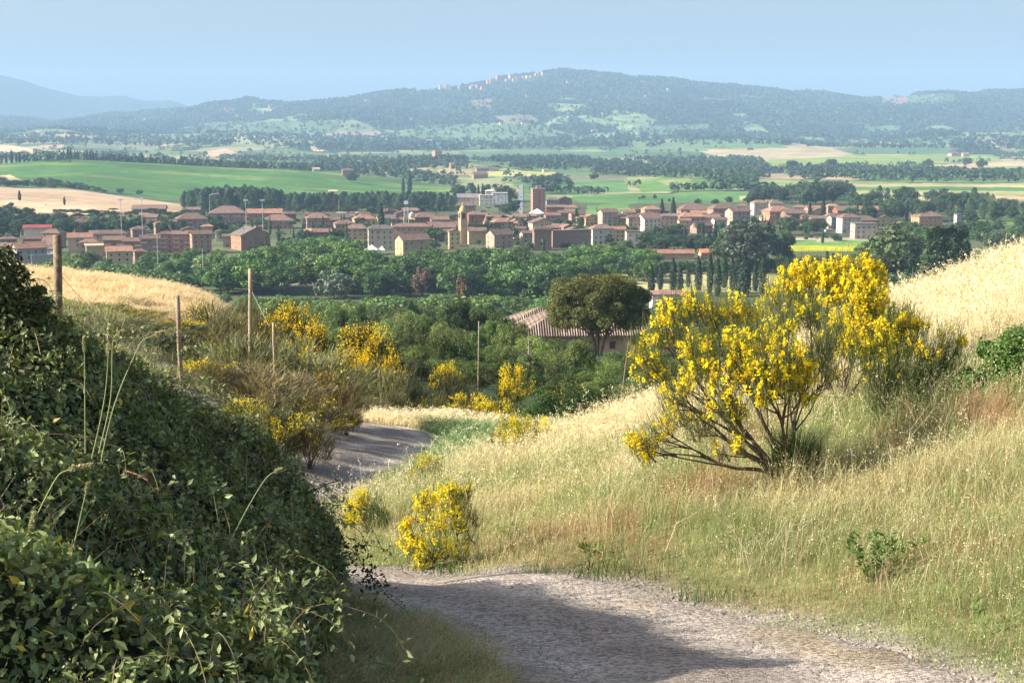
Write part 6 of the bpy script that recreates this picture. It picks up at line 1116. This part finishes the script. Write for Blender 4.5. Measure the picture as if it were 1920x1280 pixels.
# the protruding twig with leaves over the road and the taller bush in the left corner
def spray(name, label, cat, pts, leafc, n=160, ls=.02, spread=.05, stemc=(.10, .07, .05), r=.005):
    pts = smooth_line(pts, 5); o = empty(name, pts[0], label, cat); b = MB(); b.tube(pts - pts[0], np.linspace(r, r * .3, len(pts)), 4); b.obj('stem', M['bark'], o, color=stemc)
    if n: i = Rb.integers(0, len(pts), n); c = pts[i] - pts[0] + Rb.normal(0, spread, (n, 3)); V, F, K = fleaves(Rb, c, unit(rdir(Rb, n) + [0, 0, .6]), ls * Rb.uniform(.6, 1.3, n), .5, .15, np.ones((n, 3)) * Rb.uniform(.6, 1.5, (n, 1))); link('leaves', mesh('leaves', V, F, M['gloss'], K), o, color=leafc)
spray('bramble_shoot', 'dark leafy bramble shoot reaching right over the shaded road', 'bramble shoot', [P(600, 1000, 9.3), P(660, 1030, 9.1), P(690, 1075, 9.0), P(712, 1098, 8.9)], (.035, .055, .02), 220, .02, .045); spray('bare_shoot', 'bare thin shoot hanging right over the shaded road', 'bramble shoot', [P(690, 1070, 9), P(720, 1110, 8.95), P(765, 1148, 8.9)], (.04, .05, .02), 0)
spray('dry_shoot', 'dry thin shoot pointing right above the thicket edge', 'bramble shoot', [P(575, 925, 10), P(620, 905, 9.9), P(665, 898, 9.9)], (.06, .07, .03), 24, .012, .02); spray('pale_shoot', 'pale dead stem lying across the lower thicket', 'dead stem', [P(450, 1185, 6.0), P(530, 1188, 5.9), P(575, 1182, 5.9)], (.15, .16, .08), 40, .012, .03, (.42, .36, .22), .005)
spray('hanging_stem', 'pale stem end hanging straight down in the lower thicket', 'dead stem', [P(560, 1168, 5.9), P(572, 1190, 5.85), P(577, 1260, 5.8)], (.2, .2, .1), 30, .012, .02, (.42, .38, .22), .004); spray('red_shoot', 'reddish arching bramble stem in the middle of the thicket', 'bramble shoot', [P(235, 882, 6.6), P(275, 900, 6.5), P(308, 950, 6.5)], (.1, .07, .03), 14, .014, .02, (.3, .14, .1), .004)
o = empty('corner_bush', at(20, 8.2), 'dark leafy bush rising at the left picture edge', 'shrub'); B0 = np.array(o.location); VV = MB()
for (u, v, dd, r) in [(-60, 540, 0, .32), (-10, 520, 0, .2), (20, 560, 0, .2), (60, 600, 0, .14), (0, 600, 0, .26), (-40, 620, 0, .3), (30, 515, .1, .08), (55, 560, .1, .08), (90, 570, .1, .05), (75, 545, .2, .04), (-100, 500, 0, .3), (10, 490, 0, .1)]:
    c = P(u, v, B0[1] + dd) - B0; n = int(9000 * r ** 1.6); d_ = rdir(Rb, n); pp = c + d_ * r * Rb.uniform(.3, 1, (n, 1)) ** .5; V, F, K = fleaves(Rb, pp, unit(d_ + rdir(Rb, n) * .9 + [0, 0, .4]), .018 * Rb.uniform(.6, 1.3, n), .5, .12, np.ones((n, 3)) * Rb.uniform(.5, 1.5, (n, 1))); VV.add(V, F, K)
VV.obj('foliage', M['gloss'], o, color=(.075, .10, .035)); b = MB()
for k in range(7): b.tube(smooth_line([(Rb.normal(0, .1), 0, 0), (Rb.normal(-.1, .15), 0, .6), tuple(P(Rb.uniform(-60, 80), Rb.uniform(500, 580), 8.2) - B0)], 4), np.linspace(.012, .003, 9), 4)
b.obj('branches', M['bark'], o, color=(.12, .09, .06))
# ---- tall seeding grass stalks in front of the thicket
def stalk(u0, v0, u1, v1, d, hd, label, bend=0, hr=.013, curve=None):
    a, c = P(u0, v0, d), P(u1, v1, d); o = empty('grass_stalk', a, label, 'grass stalk', 'tall seeding grass stalks'); mid = (a + c) / 2 + [bend, 0, 0]; pts = smooth_line([a, mid, c] + ([P(*q, d) for q in curve] if curve else []), 6) - a
    nh = int(len(pts) * (1 - hd)); b = MB(); b.tube(pts, np.linspace(.0026, .0016, len(pts)), 4); b.obj('stem', M['grass'], o, color=(.33, .38, .19))
    hp_ = pts[nh:]; n = 520; i = Rb.random(n) * (len(hp_) - 1.01); j = i.astype(int); q = hp_[j] + (hp_[j + 1] - hp_[j]) * (i - j)[:, None]; lob = .35 + .65 * np.abs(np.sin(i / (len(hp_) - 1) * 9)) ; q = q + rdir(Rb, n) * (hr * lob * Rb.random(n) ** .4)[:, None]
    V, F, K = leaves(Rb, q, rdir(Rb, n), .0055, .45, np.ones((n, 3)) * Rb.uniform(.7, 1.25, (n, 1))); link('seed_head', mesh('seed_head', V, F, M['grass'], K), o, color=(.42, .42, .24))
stalk(160, 850, 158, 630, 5.6, .18, 'upright seeding grass stalk, leftmost of four over the thicket', hr=.008); stalk(172, 860, 205, 610, 5.6, .26, 'seeding grass stalk with knotted head, second of four', .02); stalk(185, 850, 212, 640, 5.7, .2, 'seeding grass stalk with side-bent head, third of four', .02, curve=[(232, 622)]); stalk(190, 860, 260, 650, 5.6, .16, 'leaning seeding grass stalk, rightmost of four over the thicket', -.02, curve=[(280, 632), (306, 624)])
stalk(20, 1150, 100, 905, 4.8, .28, 'grass stalk with pale drooping head at left', -.03, curve=[(130, 880), (172, 872)]); stalk(430, 1020, 500, 895, 6.6, .18, 'single grass stalk leaning right near thicket edge', -.01, curve=[(528, 880)]); stalk(10, 1200, 65, 960, 4.8, .2, 'grass stalk with small pale head beside the drooping one', .0)
for i, (u0, v0, u1, v1, lab) in enumerate([(100, 1190, 165, 905, 'thin bare straw stalk beside the drooping head')]): stalk(u0, v0, u1, v1, 4.9, .12, lab, hr=.006)
# ---- plants of the bank
def weed(u, d, vt, n, ls, label, col, name='weed_plant', w=.12, grp=None):
    p = at(u, d); h = max(hz(p, vt), .15); o = empty(name, p, label, 'plant', grp); b = MB(); lf = MB()
    for k in range(max(2, n // 22)):
        e = np.array((Rb.normal(0, w), Rb.normal(0, w), h * Rb.uniform(.65, 1))); b.tube([(0, 0, 0), e * [.5, .5, .5], e], [.006, .004, .002], 4); t = Rb.random(22)[:, None] ** .7; c = e * t + Rb.normal(0, .02, (22, 3)); out = unit(rdir(Rb, 22) * [1, 1, .3] + [0, 0, .45]); V, F, K = fleaves(Rb, c + out * ls * .8, unit(np.cross(out, rdir(Rb, 22))), ls * Rb.uniform(.7, 1.2, 22), .28, .1, np.ones((22, 3)) * Rb.uniform(.6, 1.4, (22, 1)), out); lf.add(V, F, K)
    b.obj('stem', M['bark'], o, color=(.12, .16, .06)); lf.obj('leaves', M['gloss'], o, color=col)
weed(1632, 11.6, 995, 190, .045, 'tall broad-leaved green weed, left of the pair on the bank', (.075, .14, .03)); weed(1672, 11.9, 1005, 120, .04, 'shorter broad-leaved green weed, right of the pair on the bank', (.11, .19, .04)); weed(960, 16.3, 985, 130, .035, 'small bright leafy plant right of the roadside broom', (.12, .2, .03)); weed(1100, 14.2, 1030, 90, .04, 'low bright green plant tuft near the road centre', (.13, .20, .03), w=.2)
weed(1850, 9.2, 1130, 60, .03, 'small green plant at lower right of the bank', (.10, .18, .03)); weed(1915, 10.5, 1050, 60, .035, 'green weed cut by the right picture edge', (.09, .16, .03)); weed(1120, 22, 885, 50, .03, 'small dark leafy plant left of the grass crest', (.06, .1, .03)) ; weed(1065, 26, 870, 60, .03, 'pale-leaved small plant by the green grass hollow', (.14, .19, .1))
# ---- meadow grass
GRN, STR, RUST, GLD, PALE = np.array((.20, .275, .10)), np.array((.49, .455, .26)), np.array((.36, .23, .13)), np.array((.58, .50, .28)), np.array((.74, .66, .47))
def bankmask(x, y):
    rdv = roadd(x, y); return rdv
def greenness(x, y, rdv):
    g = fbm(x / 1.5 + 3, y / 2.2, 101, 4); g = (g - .5) * 3.4 + .72 + .35 * sstep(4.5, 1.6, rdv) + .25 * sstep(14, 8, y) * 0
    hollow = sstep(4.5, 1.5, np.hypot(x + .6, (y - 38) / 2.2)); mid = sstep(4, 1.5, np.hypot(x - 4.6, y - 17.5)) * .6
    return np.clip(g + hollow * 1.3 + mid - .4 * sstep(24, 30, y + x * .9), 0, 1)
def field(n, xr, yr, dens, Hf, colf, name, label, wd=.0032, seedhead=0, cond=None, leanv=(.12, .03, 0)):
    R = np.random.default_rng(hash(name) % 1000 if False else len(name) * 7 + int(n) % 91); x = R.uniform(*xr, n); y = R.uniform(*yr, n)
    k = R.random(n) < dens(x, y)
    if cond is not None: k &= cond(x, y)
    x, y = x[k], y[k]; z = gh(x, y); uu, vv = proj(x, y, z); k = (uu > -500) & (uu < 2500) & (vv < 1500); x, y, z = x[k], y[k], z[k]; n = len(x); H = Hf(x, y) * R.uniform(.4, 1.35, n) * (1.15 + .7 * (vnoise(x * 1.7, y * 1.7, 5) > .62)); cc = colf(R, x, y) * R.uniform(.72, 1.28, (n, 1))
    ln = R.normal(0, .55, (n, 3)) * [1, 1, 0] + np.array(leanv); V, F, K, tip = blades(R, np.c_[x, y, z - .01], H, wd * np.clip(y / 14, .7, 3) * R.uniform(.7, 1.3, n), ln, cc, 1.15, R.uniform(.25, .8)); out = [(V, F, K)]; nv = len(V)
    if seedhead:
        s = R.random(n) < seedhead; q = tip[s]; m = len(q); rep = 5; c = np.repeat(q, rep, 0) + R.normal(0, .026, (m * rep, 3)) - [0, 0, .02]; sc = np.repeat(np.clip(y[s] / 18, .7, 2), rep); V2, F2, K2 = leaves(R, c, rdir(R, m * rep) * [1, 1, .4], .013 * sc, .45, np.repeat(cc[s] * 1.25, rep, 0)); out.append((V2, F2 + nv, K2))
    print(name, n)
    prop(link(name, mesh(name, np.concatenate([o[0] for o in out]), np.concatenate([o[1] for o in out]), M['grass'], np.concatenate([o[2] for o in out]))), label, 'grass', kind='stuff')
def bankcol(R, x, y):
    rdv = roadd(x, y); g = greenness(x, y, rdv)[:, None]; r_ = sstep(.52, .66, fbm(x / 1.1, y / 1.6, 111, 3))[:, None] * sstep(6.5, 2, np.hypot(x - 4.4, y - 15.8))[:, None]; pl = sstep(23, 30, y + .9 * x)[:, None]
    c = STR * (1 - g) + GRN * g; c = c * (1 - pl * .8) + PALE * pl * .8; mix = (R.random((len(x), 1)) < .15); c = np.where(mix, GLD, c); br = (R.random((len(x), 1)) < r_ * .85 + .05); return np.where(br, RUST, c)
def onbank(x, y):
    rdv = roadd(x, y); side = ~((x < -.4) & (y < 13.2) & (rdv < 30)); return side & (rdv > 1.50 - .35 * sstep(20, 34, y) + (fbm(x / .5, y / .5, 9, 2) - .5) * .9)
def leftside(x, y): return (x < -4.6) & (y > 14)
dn = lambda x, y: np.clip((9.5 / y) ** 1.15, .10, 1)
field(1150000, (-5, 21), (6.5, 42), dn, lambda x, y: (.06 + .17 * sstep(1.5, 3.4, roadd(x, y)) + .10 * sstep(16, 26, y)) * (.6 + .8 * fbm(x / .8, y / .8, 131, 3)), bankcol, 'bank_grass', 'mixed green and straw meadow grass on the sunny bank', .0024, .2, lambda x, y: onbank(x, y) & ~leftside(x, y) & (x > -4.9) & ~((x < .8) & (y > 31)))
field(210000, (1.5, 23), (17, 40), lambda x, y: np.clip(.15 + .85 * sstep(26, 33, y + .9 * x), 0, 1), lambda x, y: (.22 + .09 * sstep(20, 30, y)) * (.7 + .6 * fbm(x / .7, y / .7, 143, 3)) * (1 + .45 * (vnoise(x * 31, y * 37, 7) > .86)), lambda R, x, y: np.where(R.random((len(x), 1)) < .6, PALE, np.where(R.random((len(x), 1)) < .6, GLD, STR * .7)) * (.62 + .7 * fbm(x / .9, y / .9, 141, 3))[:, None], 'wild_oats', 'tall pale golden wild oats on the crest of the right bank', .0030, .6, lambda x, y: (y + .9 * x > 26.5 + 3 * (vnoise(x / .8, y / .8, 88) - .5)))
field(110000, (-9, 4), (24, 52), lambda x, y: .8 + 0 * x, lambda x, y: .25 + .0 * x, lambda R, x, y: np.where(R.random((len(x), 1)) < sstep(46.5, 44.5, y - .25 * x)[:, None] * .85, GRN * [.8, 1, 1.1], PALE), 'verge_grass', 'green hollow grass edged by pale oats around the road bend', .004, .4, lambda x, y: (roadd(x, y) > 1.35) & (x > -3.6 - .5 * (y > 43)) & ((x < 1.8)) & (y > 30))
field(60000, (-9, -2), (42, 52), lambda x, y: .8 + 0 * x, lambda x, y: .28 + 0 * x, lambda R, x, y: PALE * .9 * np.ones((len(x), 1)), 'verge_oats', 'pale seeding oats along the far edge of the road bend', .0035, .6, lambda x, y: (roadd(x, y) > 1.4) & (y > 43.5 + np.abs(x + 3) * .2) & (x > -7))
field(220000, (-34, -12), (57, 90), lambda x, y: .9 + 0 * x, lambda x, y: .30 + 0 * x, lambda R, x, y: np.array((.68, .55, .36)) * (.8 + .4 * fbm(x / 3, y / 3, 121, 3))[:, None], 'golden_field', 'tall dry golden grass on the field ridge at left', .006, .3, lambda x, y: (x < -13.5 - (y < 60) * 4))
field(60000, (-20, -4.4), (15, 58), lambda x, y: .5 + .0 * x, lambda x, y: .25 + 0 * x, lambda R, x, y: np.where(R.random((len(x), 1)) < .5, STR, GRN * .9) * .9, 'slope_grass', 'short straw and green grass on the slope left of the road', .0035, .2, lambda x, y: (roadd(x, y) > 1.7) & (np.hypot(x + 7.6, (y - 31) / 1.6) > 1.8))
field(90000, (-2.2, .9), (5.6, 11), lambda x, y: .9 + 0 * x, lambda x, y: .12 + 0 * x, lambda R, x, y: np.where(R.random((len(x), 1)) < .6, np.array((.48, .38, .22)), GRN * 1.1), 'roadside_litter', 'low shaded grass and dry litter between bramble and road', .0042, .1, lambda x, y: (roadd(x, y) > 1.35 + .3 * (fbm(x / .4, y / .4, 8, 2) - .5)) & (x < .6))
field(9000, (-1.5, 3.2), (11, 15.2), lambda x, y: sstep(.5, .6, fbm(x / .9, y / .5, 151, 3)), lambda x, y: .10 + 0 * x, lambda R, x, y: np.array((.07, .12, .03)) * np.ones((len(x), 1)), 'roadside_weeds', 'dark green low weeds along the sunny edge of the near road', .0045, 0, lambda x, y: (roadd(x, y) > 1.4) & (roadd(x, y) < 2.0) & (y > 11))
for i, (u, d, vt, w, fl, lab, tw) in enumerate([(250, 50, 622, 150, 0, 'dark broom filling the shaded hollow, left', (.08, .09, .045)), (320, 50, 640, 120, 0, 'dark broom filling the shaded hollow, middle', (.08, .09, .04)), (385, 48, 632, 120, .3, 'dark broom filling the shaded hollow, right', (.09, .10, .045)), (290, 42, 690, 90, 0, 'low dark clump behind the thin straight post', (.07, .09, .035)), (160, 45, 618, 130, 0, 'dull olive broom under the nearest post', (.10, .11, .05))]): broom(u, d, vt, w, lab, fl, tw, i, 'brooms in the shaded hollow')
field(50000, (-4, 20), (9, 34), lambda x, y: sstep(.45, .62, fbm(x / 1.3, y / 1.3, 161, 3)) * .9 + .06, lambda x, y: .42 + 0 * x, lambda R, x, y: np.where(R.random((len(x), 1)) < .5, PALE * .9, STR), 'tall_meadow_stems', 'tall thin seeding stems in loose clumps over the bank', .0022, .9, lambda x, y: onbank(x, y) & ~leftside(x, y) & (x > -4) & (roadd(x, y) > 2.2))
field(40000, (-3, 14), (9, 30), lambda x, y: sstep(.54, .66, fbm(x / .7, y / .7, 171, 3)), lambda x, y: .20 + 0 * x, lambda R, x, y: np.where(R.random((len(x), 1)) < .7, GRN * [.75, .95, .8], STR), 'green_tussocks', 'greener denser grass tussocks dotted over the bank', .0034, .0, lambda x, y: onbank(x, y) & ~leftside(x, y) & (roadd(x, y) > 1.9))
# ---------------------------------------------------------------- air
m, t, N = nmat('haze_air'); pv = N('ShaderNodeVolumePrincipled'); pv.inputs['Color'].default_value = (.45, .705, 1.0, 1); pv.inputs['Density'].default_value = HAZE; pv.inputs['Anisotropy'].default_value = .0
o_ = N('ShaderNodeOutputMaterial'); t.links.new(pv.outputs[0], o_.inputs['Volume'])
hb = MB(); hb.box(-28000, 28000, -200, 20800, -340, 720)
prop(hb.obj('haze', m), 'thin blue summer haze over the valley and far hills', 'haze', kind='stuff')
